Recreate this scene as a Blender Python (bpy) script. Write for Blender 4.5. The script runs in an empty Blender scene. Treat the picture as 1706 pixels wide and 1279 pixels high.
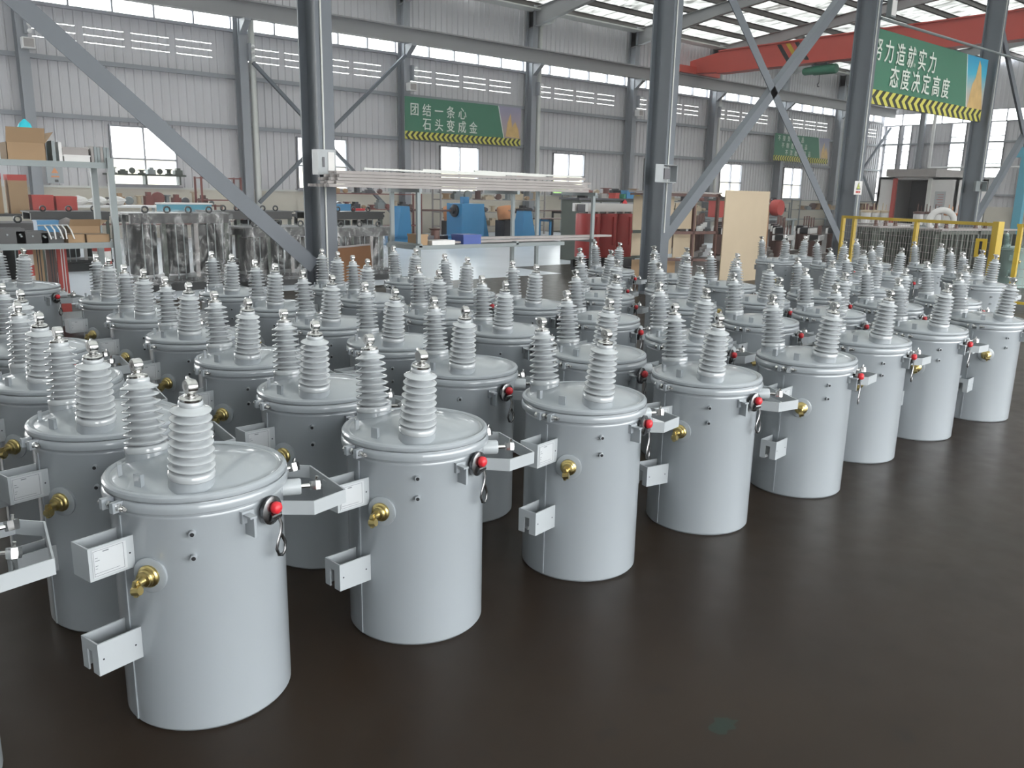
import bpy, math, random
from mathutils import Vector, Matrix
random.seed(7)
PI = math.pi
S = bpy.context.scene
COL = S.collection

# ------------------------------------------------------------------ camera
CAMZ = 1.5812
RX = Vector((0.76556092, -0.64304054, 0.02037971))
UX = Vector((0.13025023, 0.18593245, 0.97389116))
FX = Vector((0.63004075, 0.74291856, -0.2260988))
cd = bpy.data.cameras.new('camera'); cam = bpy.data.objects.new('camera', cd); COL.objects.link(cam)
cd.sensor_width = 36; cd.lens = 36 * 1374.16 / 1706; cd.clip_end = 500
cam.matrix_world = Matrix(((RX.x, UX.x, -FX.x, 0), (RX.y, UX.y, -FX.y, 0), (RX.z, UX.z, -FX.z, CAMZ), (0, 0, 0, 1)))
S.camera = cam

# ------------------------------------------------------------------ world (bright overcast sky)
w = bpy.data.worlds.new('overcast_sky'); S.world = w; w.use_nodes = True
nt = w.node_tree; bg = nt.nodes['Background']
tc = nt.nodes.new('ShaderNodeTexCoord'); sep = nt.nodes.new('ShaderNodeSeparateXYZ'); mr = nt.nodes.new('ShaderNodeMapRange')
cr = nt.nodes.new('ShaderNodeValToRGB')
nt.links.new(tc.outputs['Generated'], sep.inputs[0]); nt.links.new(sep.outputs['Z'], mr.inputs[0])
mr.inputs[1].default_value = -0.1; mr.inputs[2].default_value = 0.9
nt.links.new(mr.outputs[0], cr.inputs[0]); nt.links.new(cr.outputs[0], bg.inputs[0])
cr.color_ramp.elements[0].color = (1, .98, .94, 1); cr.color_ramp.elements[1].color = (.80, .90, 1, 1)
bg.inputs[1].default_value = 4.2
vs = S.view_settings; vs.view_transform = 'Standard'; vs.look = 'None'; vs.gamma = 1; vs.exposure = 1.32
try: vs.use_curve_mapping = False
except Exception: pass
S.cycles.max_bounces = 8; S.cycles.diffuse_bounces = 5; S.cycles.glossy_bounces = 4; S.cycles.transparent_max_bounces = 12
S.cycles.sample_clamp_indirect = 8; S.cycles.use_denoising = True

# ------------------------------------------------------------------ materials
def mat(name, col, rough=.6, metal=0, var=.06, vscale=6, bump=0, bscale=40, coat=0, spec=None):
    m = bpy.data.materials.new(name); m.use_nodes = True
    n = m.node_tree.nodes; L = m.node_tree.links; p = n['Principled BSDF']
    p.inputs['Roughness'].default_value = rough; p.inputs['Metallic'].default_value = metal
    if coat: p.inputs['Coat Weight'].default_value = coat; p.inputs['Coat Roughness'].default_value = .08
    if spec is not None: p.inputs['Specular IOR Level'].default_value = spec
    t = n.new('ShaderNodeTexCoord'); no = n.new('ShaderNodeTexNoise'); no.inputs['Scale'].default_value = vscale; no.inputs['Detail'].default_value = 4
    L.new(t.outputs['Object'], no.inputs['Vector'])
    mx = n.new('ShaderNodeMix'); mx.data_type = 'RGBA'
    a = [max(0, c * (1 - var)) for c in col]; b = [min(1, c * (1 + var)) for c in col]
    mx.inputs[6].default_value = (*a, 1); mx.inputs[7].default_value = (*b, 1)
    L.new(no.outputs['Fac'], mx.inputs[0]); L.new(mx.outputs[2], p.inputs['Base Color'])
    if bump:
        n2 = n.new('ShaderNodeTexNoise'); n2.inputs['Scale'].default_value = bscale; L.new(t.outputs['Object'], n2.inputs['Vector'])
        bp = n.new('ShaderNodeBump'); bp.inputs['Strength'].default_value = bump; bp.inputs['Distance'].default_value = .02
        L.new(n2.outputs['Fac'], bp.inputs['Height']); L.new(bp.outputs[0], p.inputs['Normal'])
    m['p'] = 1
    return m
M = {}
M['paint'] = mat('grey_enamel', (.275, .302, .322), .32, 0, .02, 3, coat=.7)
M['paint2'] = mat('pale_enamel', (.34, .365, .38), .40, 0, .03, 3)
M['porcelain'] = mat('grey_porcelain', (.39, .415, .43), .22, 0, .03, 8, coat=1)
M['chrome'] = mat('plated_steel', (.55, .55, .54), .2, 1, .05, 20)
M['darkmetal'] = mat('dark_steel', (.05, .05, .055), .3, .8, .1, 20)
M['gunmetal'] = mat('gunmetal', (.22, .22, .225), .22, 1, .1, 20)
M['brass'] = mat('brass', (.50, .40, .17), .28, 1, .12, 30)
M['hole'] = mat('dark_hole', (.01, .01, .012), .9)
M['red'] = mat('red_cap', (.55, .02, .03), .4)
M['label'] = mat('paper_label', (.42, .44, .455), .5, 0, .02)
M['print'] = mat('label_print', (.12, .13, .14), .6)
M['wall'] = mat('steel_sheet_lilac', (.60, .59, .61), .5, 0, .06, 1.2)
M['column'] = mat('column_grey_paint', (.125, .142, .165), .5, 0, .08, 3)
M['wcolumn'] = mat('wall_column_paint', (.29, .305, .33), .5, 0, .06, 3)
M['plaster'] = mat('cream_plaster', (.62, .58, .50), .8, 0, .08, 2, bump=.1)
M['rafter'] = mat('rafter_paint', (.32, .32, .325), .5, 0, .06, 2)
M['purlin'] = mat('purlin_paint', (.10, .09, .085), .5, 0, .1, 3)
M['pipe'] = mat('pale_pipe', (.62, .63, .60), .4, 0, .08, 2)
M['frame'] = mat('window_frame', (.33, .33, .36), .5)
M['orange'] = mat('crane_red', (.55, .085, .065), .45, 0, .06, 2)
M['yellow'] = mat('fence_yellow', (.52, .36, .02), .45, 0, .08, 3)
M['blackmatt'] = mat('black_varnish', (.012, .013, .014), .7, 0, .3, 4)
M['black'] = mat('black_paint', (.018, .02, .022), .35, 0, .3, 4)
M['green'] = mat('banner_green', (.055, .19, .12), .75, 0, .1, .6)
M['bannerwhite'] = mat('banner_lettering', (.72, .76, .70), .8)
M['carton'] = mat('cardboard', (.36, .24, .14), .85, 0, .06, 4)
M['carton2'] = mat('dark_cardboard', (.25, .12, .055), .8, 0, .12, 3)
M['ply'] = mat('plywood', (.50, .41, .29), .7, 0, .08, 3)
M['blue'] = mat('machine_blue', (.03, .19, .38), .45, 0, .08, 2)
M['blue2'] = mat('crate_blue', (.04, .08, .30), .5)
M['cyan'] = mat('cyan_bag', (.02, .55, .68), .4, 0, .25, 14, bump=.5, bscale=12)
M['white'] = mat('white_paint', (.70, .69, .68), .5, 0, .05, 3)
M['pinkred'] = mat('resin_red', (.40, .045, .045), .4, 0, .12, 2)
M['steelgrey'] = mat('galvanised', (.22, .25, .255), .5, .2, .1, 3)
M['bars'] = mat('pale_bars', (.33, .305, .295), .6, 0, .2, 4)
M['brown'] = mat('winding_brown', (.11, .055, .045), .6, 0, .3, 6)
M['copper'] = mat('copper', (.55, .25, .12), .45, .5, .2, 8)
M['teal'] = mat('hoist_green', (.05, .22, .14), .5)
M['jib'] = mat('jib_blue', (.11, .38, .50), .5)
M['olive'] = mat('olive_tank', (.07, .085, .07), .6, 0, .2, 3)
M['redbox'] = mat('red_box', (.45, .07, .06), .7)
M['rust'] = mat('red_oxide_paint', (.20, .065, .055), .6)
M['greenpaint'] = mat('sea_green_enamel', (.20, .29, .27), .35, 0, .12, 4, coat=.2)

def glassmat():
    m = bpy.data.materials.new('window_glass'); m.use_nodes = True; n = m.node_tree.nodes; L = m.node_tree.links
    n.remove(n['Principled BSDF']); o = n['Material Output']
    t = n.new('ShaderNodeBsdfTransparent'); g = n.new('ShaderNodeBsdfGlossy'); x = n.new('ShaderNodeMixShader')
    t.inputs[0].default_value = (.95, .97, .97, 1); g.inputs['Roughness'].default_value = .05; x.inputs[0].default_value = .06
    L.new(t.outputs[0], x.inputs[1]); L.new(g.outputs[0], x.inputs[2]); L.new(x.outputs[0], o.inputs[0]); return m
M['glass'] = glassmat()
def filmmat():
    m = bpy.data.materials.new('stretch_film'); m.use_nodes = True; n = m.node_tree.nodes; L = m.node_tree.links
    n.remove(n['Principled BSDF']); o = n['Material Output']
    t = n.new('ShaderNodeBsdfTransparent'); g = n.new('ShaderNodeBsdfGlossy'); d = n.new('ShaderNodeBsdfDiffuse')
    x = n.new('ShaderNodeMixShader'); y = n.new('ShaderNodeMixShader')
    g.inputs['Roughness'].default_value = .22; d.inputs[0].default_value = (.6, .62, .62, 1)
    tcn = n.new('ShaderNodeTexCoord'); mp = n.new('ShaderNodeMapping'); mp.inputs['Scale'].default_value = (2.2, 2.2, .9); mp.inputs['Rotation'].default_value = (.5, .6, 0)
    no = n.new('ShaderNodeTexNoise'); no.inputs['Scale'].default_value = 3; no.inputs['Detail'].default_value = 5; no.inputs['Distortion'].default_value = 1.5
    L.new(tcn.outputs['Object'], mp.inputs[0]); L.new(mp.outputs[0], no.inputs[0])
    bp = n.new('ShaderNodeBump'); bp.inputs['Strength'].default_value = 1; bp.inputs['Distance'].default_value = .08
    L.new(no.outputs[0], bp.inputs['Height']); L.new(bp.outputs[0], g.inputs['Normal'])
    c = n.new('ShaderNodeValToRGB'); c.color_ramp.elements[0].position = .45; c.color_ramp.elements[1].position = .75
    c.color_ramp.elements[0].color = (.06, .06, .06, 1); c.color_ramp.elements[1].color = (.5, .5, .5, 1)
    L.new(no.outputs[0], c.inputs[0]); L.new(c.outputs[0], x.inputs[0])
    y.inputs[0].default_value = .4; L.new(g.outputs[0], y.inputs[1]); L.new(d.outputs[0], y.inputs[2])
    L.new(t.outputs[0], x.inputs[1]); L.new(y.outputs[0], x.inputs[2]); L.new(x.outputs[0], o.inputs[0]); return m
M['film'] = filmmat()
def floormat():
    m = bpy.data.materials.new('sealed_floor'); m.use_nodes = True; n = m.node_tree.nodes; L = m.node_tree.links; p = n['Principled BSDF']
    t = n.new('ShaderNodeTexCoord')
    a = n.new('ShaderNodeTexNoise'); a.inputs['Scale'].default_value = .55; a.inputs['Detail'].default_value = 8; a.inputs['Roughness'].default_value = .6
    b = n.new('ShaderNodeTexNoise'); b.inputs['Scale'].default_value = 7; b.inputs['Detail'].default_value = 6
    for q in (a, b): L.new(t.outputs['Object'], q.inputs[0])
    r = n.new('ShaderNodeValToRGB'); e = r.color_ramp.elements
    e[0].position = .3; e[0].color = (.013, .0075, .004, 1); e[1].position = .75; e[1].color = (.026, .016, .009, 1)
    L.new(a.outputs[0], r.inputs[0])
    r2 = n.new('ShaderNodeValToRGB'); r2.color_ramp.elements[0].position = .62; r2.color_ramp.elements[1].position = .8
    r2.color_ramp.elements[0].color = (0, 0, 0, 1); r2.color_ramp.elements[1].color = (.6, .6, .6, 1); L.new(b.outputs[0], r2.inputs[0])
    mx = n.new('ShaderNodeMix'); mx.data_type = 'RGBA'; L.new(r2.outputs[0], mx.inputs[0]); L.new(r.outputs[0], mx.inputs[6]); mx.inputs[7].default_value = (.010, .008, .007, 1); p.inputs['Specular IOR Level'].default_value = .2
    L.new(mx.outputs[2], p.inputs['Base Color'])
    mp = n.new('ShaderNodeMapRange'); mp.inputs[3].default_value = .26; mp.inputs[4].default_value = .46; L.new(b.outputs[0], mp.inputs[0]); L.new(mp.outputs[0], p.inputs['Roughness'])
    return m
M['floor'] = floormat()
def foilmat():
    m = bpy.data.materials.new('foil_insulation'); m.use_nodes = True; n = m.node_tree.nodes; L = m.node_tree.links; n.remove(n['Principled BSDF']); o = n['Material Output']
    t = n.new('ShaderNodeTexCoord'); mp = n.new('ShaderNodeMapping'); mp.inputs['Scale'].default_value = (1.2, .5, 1)
    no = n.new('ShaderNodeTexNoise'); no.inputs['Scale'].default_value = 1.6; no.inputs['Detail'].default_value = 6; no.inputs['Distortion'].default_value = 1.6
    L.new(t.outputs['Object'], mp.inputs[0]); L.new(mp.outputs[0], no.inputs[0])
    bp = n.new('ShaderNodeBump'); bp.inputs['Strength'].default_value = 1; bp.inputs['Distance'].default_value = .35; L.new(no.outputs[0], bp.inputs['Height'])
    d = n.new('ShaderNodeBsdfTranslucent'); g = n.new('ShaderNodeBsdfGlossy'); g.inputs['Roughness'].default_value = .35; g.inputs[0].default_value = (.85, .83, .78, 1); L.new(bp.outputs[0], g.inputs['Normal'])
    r = n.new('ShaderNodeValToRGB'); r.color_ramp.elements[0].position = .35; r.color_ramp.elements[1].position = .68; r.color_ramp.elements[0].color = (.07, .067, .06, 1); r.color_ramp.elements[1].color = (.42, .41, .37, 1)
    L.new(no.outputs[0], r.inputs[0]); L.new(r.outputs[0], d.inputs[0])
    x = n.new('ShaderNodeMixShader'); x.inputs[0].default_value = .35; L.new(d.outputs[0], x.inputs[1]); L.new(g.outputs[0], x.inputs[2]); L.new(x.outputs[0], o.inputs[0]); return m
M['foil'] = foilmat()
def chevmat(name, pitch, half, stripes=False):
    # yellow and black printed chevrons along local X (tip pointing -X)
    m = bpy.data.materials.new(name); m.use_nodes = True; n = m.node_tree.nodes; L = m.node_tree.links; p = n['Principled BSDF']; p.inputs['Roughness'].default_value = .7
    t = n.new('ShaderNodeTexCoord'); s = n.new('ShaderNodeSeparateXYZ'); L.new(t.outputs['Object'], s.inputs[0])
    def mth(op, a, b=None):
        q = n.new('ShaderNodeMath'); q.operation = op
        for i, v in enumerate((a, b)):
            if v is None: continue
            if isinstance(v, (int, float)): q.inputs[i].default_value = v
            else: L.new(v, q.inputs[i])
        return q.outputs[0]
    az = mth('ABSOLUTE', s.outputs[2]) if not stripes else s.outputs[2]
    u = mth('SUBTRACT', s.outputs[0], mth('MULTIPLY', az, .55 * pitch / half))
    f = mth('FRACT', mth('DIVIDE', u, pitch)); g = mth('GREATER_THAN', f, .5)
    mx = n.new('ShaderNodeMix'); mx.data_type = 'RGBA'; L.new(g, mx.inputs[0]); mx.inputs[6].default_value = (.03, .035, .02, 1); mx.inputs[7].default_value = (.62, .58, .10, 1)
    L.new(mx.outputs[2], p.inputs['Base Color']); return m

# ------------------------------------------------------------------ mesh builder
class MB:
    def __init__(s): s.v = []; s.f = []; s.m = []; s.cur = 0
    def add(s, vs, fs):
        o = len(s.v); s.v += [tuple(q) for q in vs]; s.f += [tuple(i + o for i in f) for f in fs]; s.m += [s.cur] * len(fs); return s
    def box(s, x0, x1, y0, y1, z0, z1, rz=0, c=None, ch=0):
        pts = [(x, y, z) for z in (z0, z1) for x, y in ((x0, y0), (x1, y0), (x1, y1), (x0, y1))]
        if rz:
            cx, cy = c if c else ((x0 + x1) / 2, (y0 + y1) / 2); a, b = math.cos(rz), math.sin(rz)
            pts = [(cx + (x - cx) * a - (y - cy) * b, cy + (x - cx) * b + (y - cy) * a, z) for x, y, z in pts]
        return s.add(pts, [(3, 2, 1, 0), (4, 5, 6, 7), (0, 1, 5, 4), (1, 2, 6, 5), (2, 3, 7, 6), (3, 0, 4, 7)])
    def beam(s, a, b, wd, ht, up=(0, 0, 1)):
        a = Vector(a); b = Vector(b); d = (b - a).normalized(); u = Vector(up); r = d.cross(u)
        if r.length < 1e-4: r = d.cross(Vector((1, 0, 0)))
        r.normalize(); u = r.cross(d).normalized(); r *= wd / 2; u *= ht / 2
        pts = [a - r - u, a + r - u, a + r + u, a - r + u, b - r - u, b + r - u, b + r + u, b - r + u]
        return s.add(pts, [(3, 2, 1, 0), (4, 5, 6, 7), (0, 1, 5, 4), (1, 2, 6, 5), (2, 3, 7, 6), (3, 0, 4, 7)])
    def tube(s, pts, r, n=10, cap=True, closed=False):
        pts = [Vector(p) for p in pts]; rr = r if isinstance(r, (list, tuple)) else [r] * len(pts); rings = []; N = len(pts); ref = None
        for i, p in enumerate(pts):
            if closed: d = pts[(i + 1) % N] - pts[i - 1]
            else: d = pts[min(i + 1, N - 1)] - pts[max(i - 1, 0)]
            d.normalize()
            if ref is None: ref = d.orthogonal().normalized()
            ref = (ref - d * ref.dot(d)).normalized(); k = d.cross(ref)
            rings.append([p + (ref * math.cos(2 * PI * j / n) + k * math.sin(2 * PI * j / n)) * rr[i] for j in range(n)])
        vs = [q for g in rings for q in g]; fs = []
        for i in range(N if closed else N - 1):
            a = i * n; b = ((i + 1) % N) * n
            for j in range(n): fs.append((a + j, a + (j + 1) % n, b + (j + 1) % n, b + j))
        if cap and not closed: fs.append(tuple(range(n - 1, -1, -1))); fs.append(tuple((N - 1) * n + j for j in range(n)))
        return s.add(vs, fs)
    def lathe(s, prof, n=32, origin=(0, 0, 0), axis=(0, 0, 1)):
        o = Vector(origin); ax = Vector(axis).normalized(); q = Vector((0, 0, 1)).rotation_difference(ax).to_matrix()
        vs = []; fs = []
        for r, z in prof:
            for j in range(n): vs.append(o + q @ Vector((r * math.cos(2 * PI * j / n), r * math.sin(2 * PI * j / n), z)))
        for i in range(len(prof) - 1):
            for j in range(n):
                a = i * n; b = a + n; fs.append((a + j, a + (j + 1) % n, b + (j + 1) % n, b + j))
        if prof[0][0] > 1e-5: fs.append(tuple(range(n - 1, -1, -1)))
        if prof[-1][0] > 1e-5: fs.append(tuple((len(prof) - 1) * n + j for j in range(n)))
        return s.add(vs, fs)
    def prism(s, poly, z0, z1):
        n = len(poly); vs = [(x, y, z0) for x, y in poly] + [(x, y, z1) for x, y in poly]
        return s.add(vs, [tuple(range(n - 1, -1, -1)), tuple(range(n, 2 * n))] + [(i, (i + 1) % n, n + (i + 1) % n, n + i) for i in range(n)])
    def mesh(s, name, mats, smooth=None):
        me = bpy.data.meshes.new(name); me.from_pydata(s.v, [], s.f)
        if not isinstance(mats, (list, tuple)): mats = [mats]
        for q in mats: me.materials.append(q)
        if any(s.m): me.polygons.foreach_set('material_index', s.m)
        if smooth is not None:
            me.polygons.foreach_set('use_smooth', [True] * len(me.polygons))
            try: me.set_sharp_from_angle(angle=math.radians(smooth))
            except Exception: pass
        me.update(); return me
    def obj(s, name, mats, parent=None, smooth=None, loc=None): return link(name, s.mesh(name, mats, smooth), parent, loc)
def link(name, data, parent=None, loc=None):
    o = bpy.data.objects.new(name, data); COL.objects.link(o)
    if parent is not None: o.parent = parent
    if loc is not None: o.location = loc
    return o
def tag(o, label, cat, group=None):
    o['label'] = label; o['category'] = cat
    if group: o['group'] = group
    return o
def thing(name, label, cat, loc=(0, 0, 0), rz=0, group=None):
    o = link(name, None, None, loc); o.rotation_euler = (0, 0, rz); o.empty_display_size = .1
    return tag(o, label, cat, group)
def struct(o): o['kind'] = 'structure'; return o
def copy_tree(o, parent=None):
    c = o.copy(); COL.objects.link(c); c.parent = parent
    if 'cutkids' not in c:
        for ch in list(o.children): copy_tree(ch, c)
    return c
def rot2(x, y, a): return (x * math.cos(a) - y * math.sin(a), x * math.sin(a) + y * math.cos(a))

# ================================================================== SETTING
WY = 26.8          # long wall plane
EX = 53.3          # end wall plane
COLX = [-1.0, 5.02, 11.05, 17.05, 23.08, 29.1, 35.1, 41.2, 47.1, 53.1]
RS = .098          # roof slope
def roofz(y): return 8.85 + RS * (WY - y)

fl = MB(); fl.add([(-14, -14, 0), (EX, -14, 0), (EX, WY, 0), (-14, WY, 0)], [(0, 1, 2, 3)])
struct(fl.obj('floor', M['floor']))
fz = MB(); fz.prism([(-1, 12.2), (11.6, 12.2), (11.6, 13.8), (24, 13.8), (24, 26.5), (-1, 26.5)], -.001, .002); struct(fz.obj('painted_floor_zone', mat('pale_floor_paint', (.62, .66, .72), .3, 0, .15, .8)))
g = MB(); g.add([(-150, -150, -.12), (250, -150, -.12), (250, 250, -.12), (-150, 250, -.12)], [(0, 1, 2, 3)])
struct(g.obj('ground', mat('outside_concrete', (.42, .41, .38), .9, 0, .1, .2)))

def sheet_y(mb, x0, x1, z0, z1, y, pitch=.25, d=.035):
    """ribbed steel sheet in an XZ plane, ribs upright"""
    xs = []; k = math.floor(x0 / pitch); x = k * pitch
    while x < x1 + pitch:
        for dx, dd in ((0, 0), (.17, 0), (.19, d), (.23, d)): xs.append((x + dx, dd))
        x += pitch
    xs = [(max(x0, min(x1, a)), b) for a, b in xs if a > x0 - .2 and a < x1 + .2]
    xs = sorted(set(xs)); vs = [(a, y - b, z) for z in (z0, z1) for a, b in xs]; n = len(xs)
    mb.add(vs, [(i, i + 1, n + i + 1, n + i) for i in range(n - 1)])
def sheet_x(mb, y0, y1, z0, z1, x, pitch=.25, d=.035):
    t = MB(); sheet_y(t, y0, y1, z0, z1, 0, pitch, d)
    mb.add([(x + b, a, c) for a, b, c in t.v], t.f)

wall = struct(link('wall_back', None))
win_c = [8.05 + 5.87 * k for k in range(-1, 8)]; WW = .95; WZ0, WZ1 = 1.55, 3.27
SL = [5.45, 5.65, 5.85]; CB, CT = 6.31, 7.29; SG = .013
mb = MB(); mb.box(-1, EX, WY - .06, WY + .18, 0, 1.47); mb.obj('masonry_plinth', M['plaster'], wall)
mb = MB(); mb.box(-1, EX, WY - .10, WY - .04, 1.46, 1.52); mb.obj('plinth_capping', M['pipe'], wall)
nwin = 0
for b in range(len(COLX) - 1):
    xa, xb = COLX[b], COLX[b + 1]
    wc = [c for c in win_c if xa < c < xb]; c = wc[0] if wc else (xa + xb) / 2
    for nm, x0, x1, z0, z1 in (('cladding_panel', xa, c - WW, 1.47, WZ1), ('cladding_panel', c + WW, xb, 1.47, WZ1), ('cladding_panel', xa, xb, WZ1, 4.9),
                               ('cladding_panel', xa, xb, 4.9, SL[0]), ('cladding_panel', xa, xb, SL[2] + SG, CB), ('cladding_panel', xa, xb, CT, 8.9)):
        m_ = MB(); sheet_y(m_, x0, x1, z0, z1, WY); m_.obj(nm, M['wall'], wall)
    m_ = MB(); sheet_y(m_, c - WW, c + WW, 1.47, WZ0, WY); m_.obj('cladding_panel', M['wall'], wall)
    # louvre courses with narrow open slots
    m_ = MB(); segs = [xa + .35 + 1.28 * i for i in range(4)]
    for i, z in enumerate(SL):
        if i < 2: sheet_y(m_, xa, xb, z + SG, SL[i + 1], WY)
        e = [xa] + [q for s0 in segs for q in (s0, s0 + 1.08)] + [xb]
        for k in range(0, len(e), 2): sheet_y(m_, e[k], e[k + 1], z, z + SG, WY)
    m_.obj('louvre_panel', M['wall'], wall)
    # window
    nwin += 1
    wn = struct(link('window_%d' % nwin, None)); f = MB()
    y0, y1 = WY - .08, WY + .04; t = .045
    for x in (c - WW, c - t / 2, c + WW - t): f.box(x, x + t, y0, y1, WZ0, WZ1)
    for z in (WZ0, 2.3, WZ1 - t): f.box(c - WW, c + WW, y0 - .003, y1 + .003, z, z + t)
    f.obj('window_frame', M['frame'], wn)
    for sx in (0, 1):
        for (z0, z1) in ((WZ0, 2.3), (2.3, WZ1)):
            p = MB(); xa_ = c - WW + sx * WW; p.box(xa_ + .03, xa_ + WW - .03, WY - .02, WY - .014, z0 + .03, z1 - .03); p.obj('pane', M['glass'], wn)
    s_ = MB(); s_.box(c - WW - .08, c + WW + .08, WY - .16, WY + .02, WZ0 - .05, WZ0); s_.obj('window_sill', M['frame'], wn)
    # clerestory strip
    nwin += 1
    wn = struct(link('window_%d' % nwin, None)); f = MB()
    f.box(xa, xb, y0, y1, CB, CB + .05); f.box(xa, xb, y0, y1, CT - .05, CT); n_ = 5; st = (xb - xa - .3) / n_
    for k in range(n_ + 1): x = xa + .15 + k * st; f.box(x - .025, x + .025, y0 - .003, y1 + .003, CB, CT)
    f.obj('window_frame', M['frame'], wn)
    for k in range(n_):
        x = xa + .15 + k * st; p = MB(); p.box(x + .02, x + st - .02, WY - .02, WY - .014, CB + .03, CT - .03); p.obj('pane', M['glass'], wn)
    s_ = MB(); s_.box(xa, xb, WY - .14, WY + .02, CB - .05, CB); s_.obj('window_sill', M['frame'], wn)
# girts and columns
for z in (3.42, 4.93):
    mb = MB(); mb.box(-1, EX, WY - .16, WY - .05, z - .06, z + .06); struct(mb.obj('wall_girt', M['wcolumn'], wall))
def hcol(mb, x, y, bw, d, z0, z1, t=.02):
    mb.box(x - bw / 2, x + bw / 2, y - d / 2, y - d / 2 + t, z0, z1); mb.box(x - bw / 2, x + bw / 2, y + d / 2 - t, y + d / 2, z0, z1)
    mb.box(x - t / 2, x + t / 2, y - d / 2 + t, y + d / 2 - t, z0, z1)
for x in COLX[:-1]:
    mb = MB(); hcol(mb, x, 26.42, .26, .42, 0, 8.75); struct(mb.obj('wall_column', M['wcolumn'], wall))
    mb = MB(); mb.add([(x - .1, 26.21, 6.15), (x + .1, 26.21, 6.15), (x + .1, 25.75, 6.5), (x - .1, 25.75, 6.5), (x - .1, 25.75, 6.58), (x + .1, 25.75, 6.58), (x + .1, 26.21, 6.58), (x - .1, 26.21, 6.58)],
                      [(0, 1, 2, 3), (3, 2, 5, 4), (4, 5, 6, 7), (0, 3, 4, 7), (1, 6, 5, 2)])
    mb.obj('crane_bracket', M['wcolumn'], wall)
for x in (11.36, 23.4, 35.4, 47.4):
    mb = MB(); mb.tube([(x, 26.3, 0), (x, 26.3, 8.0), (x, 26.0, 8.15), (x, 25.6, 8.15), (x, 25.5, 8.3), (x, 25.5, 8.6)], .10, 10); struct(mb.obj('downpipe', M['pipe'], wall, 40))
# crane runway beam
mb = MB(); y = 25.98; mb.box(-1, EX - .3, y - .13, y + .13, 6.58, 6.60); mb.box(-1, EX - .3, y - .14, y + .14, 7.06, 7.085); mb.box(-1, EX - .3, y - .012, y + .012, 6.6, 7.06)
mb.box(-1, EX - .3, y - .035, y + .035, 7.085, 7.13)
struct(mb.obj('runway_beam', M['rafter']))
# wall bracing
for a, b in (((11.3, 1.1), (16.9, 6.2)), ((16.9, .2), (11.3, 5.35))):
    mb = MB(); mb.beam((a[0], 26.1, a[1]), (b[0], 26.1, b[1]), .10, .12, (0, 1, 0)); struct(mb.obj('wall_brace', M['column'], wall))
for a, b in (((47.3, 1.1), (52.8, 6.0)), ((52.8, .4), (47.3, 5.6))):
    mb = MB(); mb.beam((a[0], 26.1, a[1]), (b[0], 26.1, b[1]), .10, .12, (0, 1, 0)); struct(mb.obj('wall_brace', M['column'], wall))

# end wall
we = struct(link('wall_end', None))
mb = MB(); mb.box(EX - .06, EX + .18, -14, WY, 0, 1.33); mb.obj('masonry_plinth', M['plaster'], we)
tall = [(25.72, 26.6), (24.95, 25.5), (21.72, 22.6), (19.55, 20.45), (15.5, 16.5), (10.2, 11.2), (4.6, 5.6)]
TZ0, TZ1, BZ = 3.0, 6.85, 6.12
tops = sorted(tall); yy = -14
for (a, b) in tops + [(WY, WY)]:
    for z0, z1 in ((1.33, TZ0), (TZ0, BZ)):
        if a - yy > .05: m_ = MB(); sheet_x(m_, yy, a, z0, z1, EX); m_.obj('cladding_panel', M['wall'], we)
    if b > a: m_ = MB(); sheet_x(m_, a, b, 1.33, TZ0, EX); m_.obj('cladding_panel', M['wall'], we)
    yy = b
for y0_ in range(-14, 26, 6):
    m_ = MB(); sheet_x(m_, y0_, min(WY, y0_ + 6), TZ1, roofz(min(WY, y0_ + 6)) + .2, EX); m_.obj('cladding_panel', M['wall'], we)
nw = nwin
for (a, b) in tall:
    nw += 1; wn = struct(link('window_%d' % nw, None)); f = MB()
    for y_ in (a, b - .05): f.box(EX - .08, EX + .04, y_, y_ + .05, TZ0, BZ)
    zs = [TZ0 + i * (BZ - TZ0) / 4 for i in range(5)]
    for z in zs: f.box(EX - .083, EX + .043, a, b, z - .02, z + .02)
    f.obj('window_frame', M['frame'], wn)
    for i in range(4): p = MB(); p.box(EX - .02, EX - .014, a + .04, b - .04, zs[i] + .02, zs[i + 1] - .02); p.obj('pane', M['glass'], wn)
nw += 1; wn = struct(link('window_%d' % nw, None)); f = MB(); f.box(EX - .08, EX + .04, -14, WY, BZ, BZ + .05); f.box(EX - .08, EX + .04, -14, WY, TZ1 - .05, TZ1)
y_ = -14
while y_ < WY:
    f.box(EX - .083, EX + .043, y_, y_ + .05, BZ, TZ1)
    p = MB(); p.box(EX - .02, EX - .014, y_ + .05, min(WY, y_ + 1.2), BZ + .04, TZ1 - .04); p.obj('pane', M['glass'], wn); y_ += 1.2
f.obj('window_frame', M['frame'], wn)
for y_ in (24.2, 18.3, 12.3, 6.3):
    mb = MB(); hcol(mb, EX - .35, y_, .26, .3, 0, roofz(y_) - .1); struct(mb.obj('wall_column', M['wcolumn'], we))
mb = MB(); mb.tube([(EX - .6, 12, 3.55), (EX - .6, 23.4, 3.55)], .06, 8); mb.tube([(EX - .6, 23.4, 3.55), (EX - .6, 23.4, 7.2)], .1, 8); struct(mb.obj('service_pipe', M['white'], we, 40))
for z in (2.0, 5.0):
    mb = MB(); mb.box(EX - .16, EX - .05, -14, WY, z - .05, z + .05); struct(mb.obj('wall_girt', M['wcolumn'], we))

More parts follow.
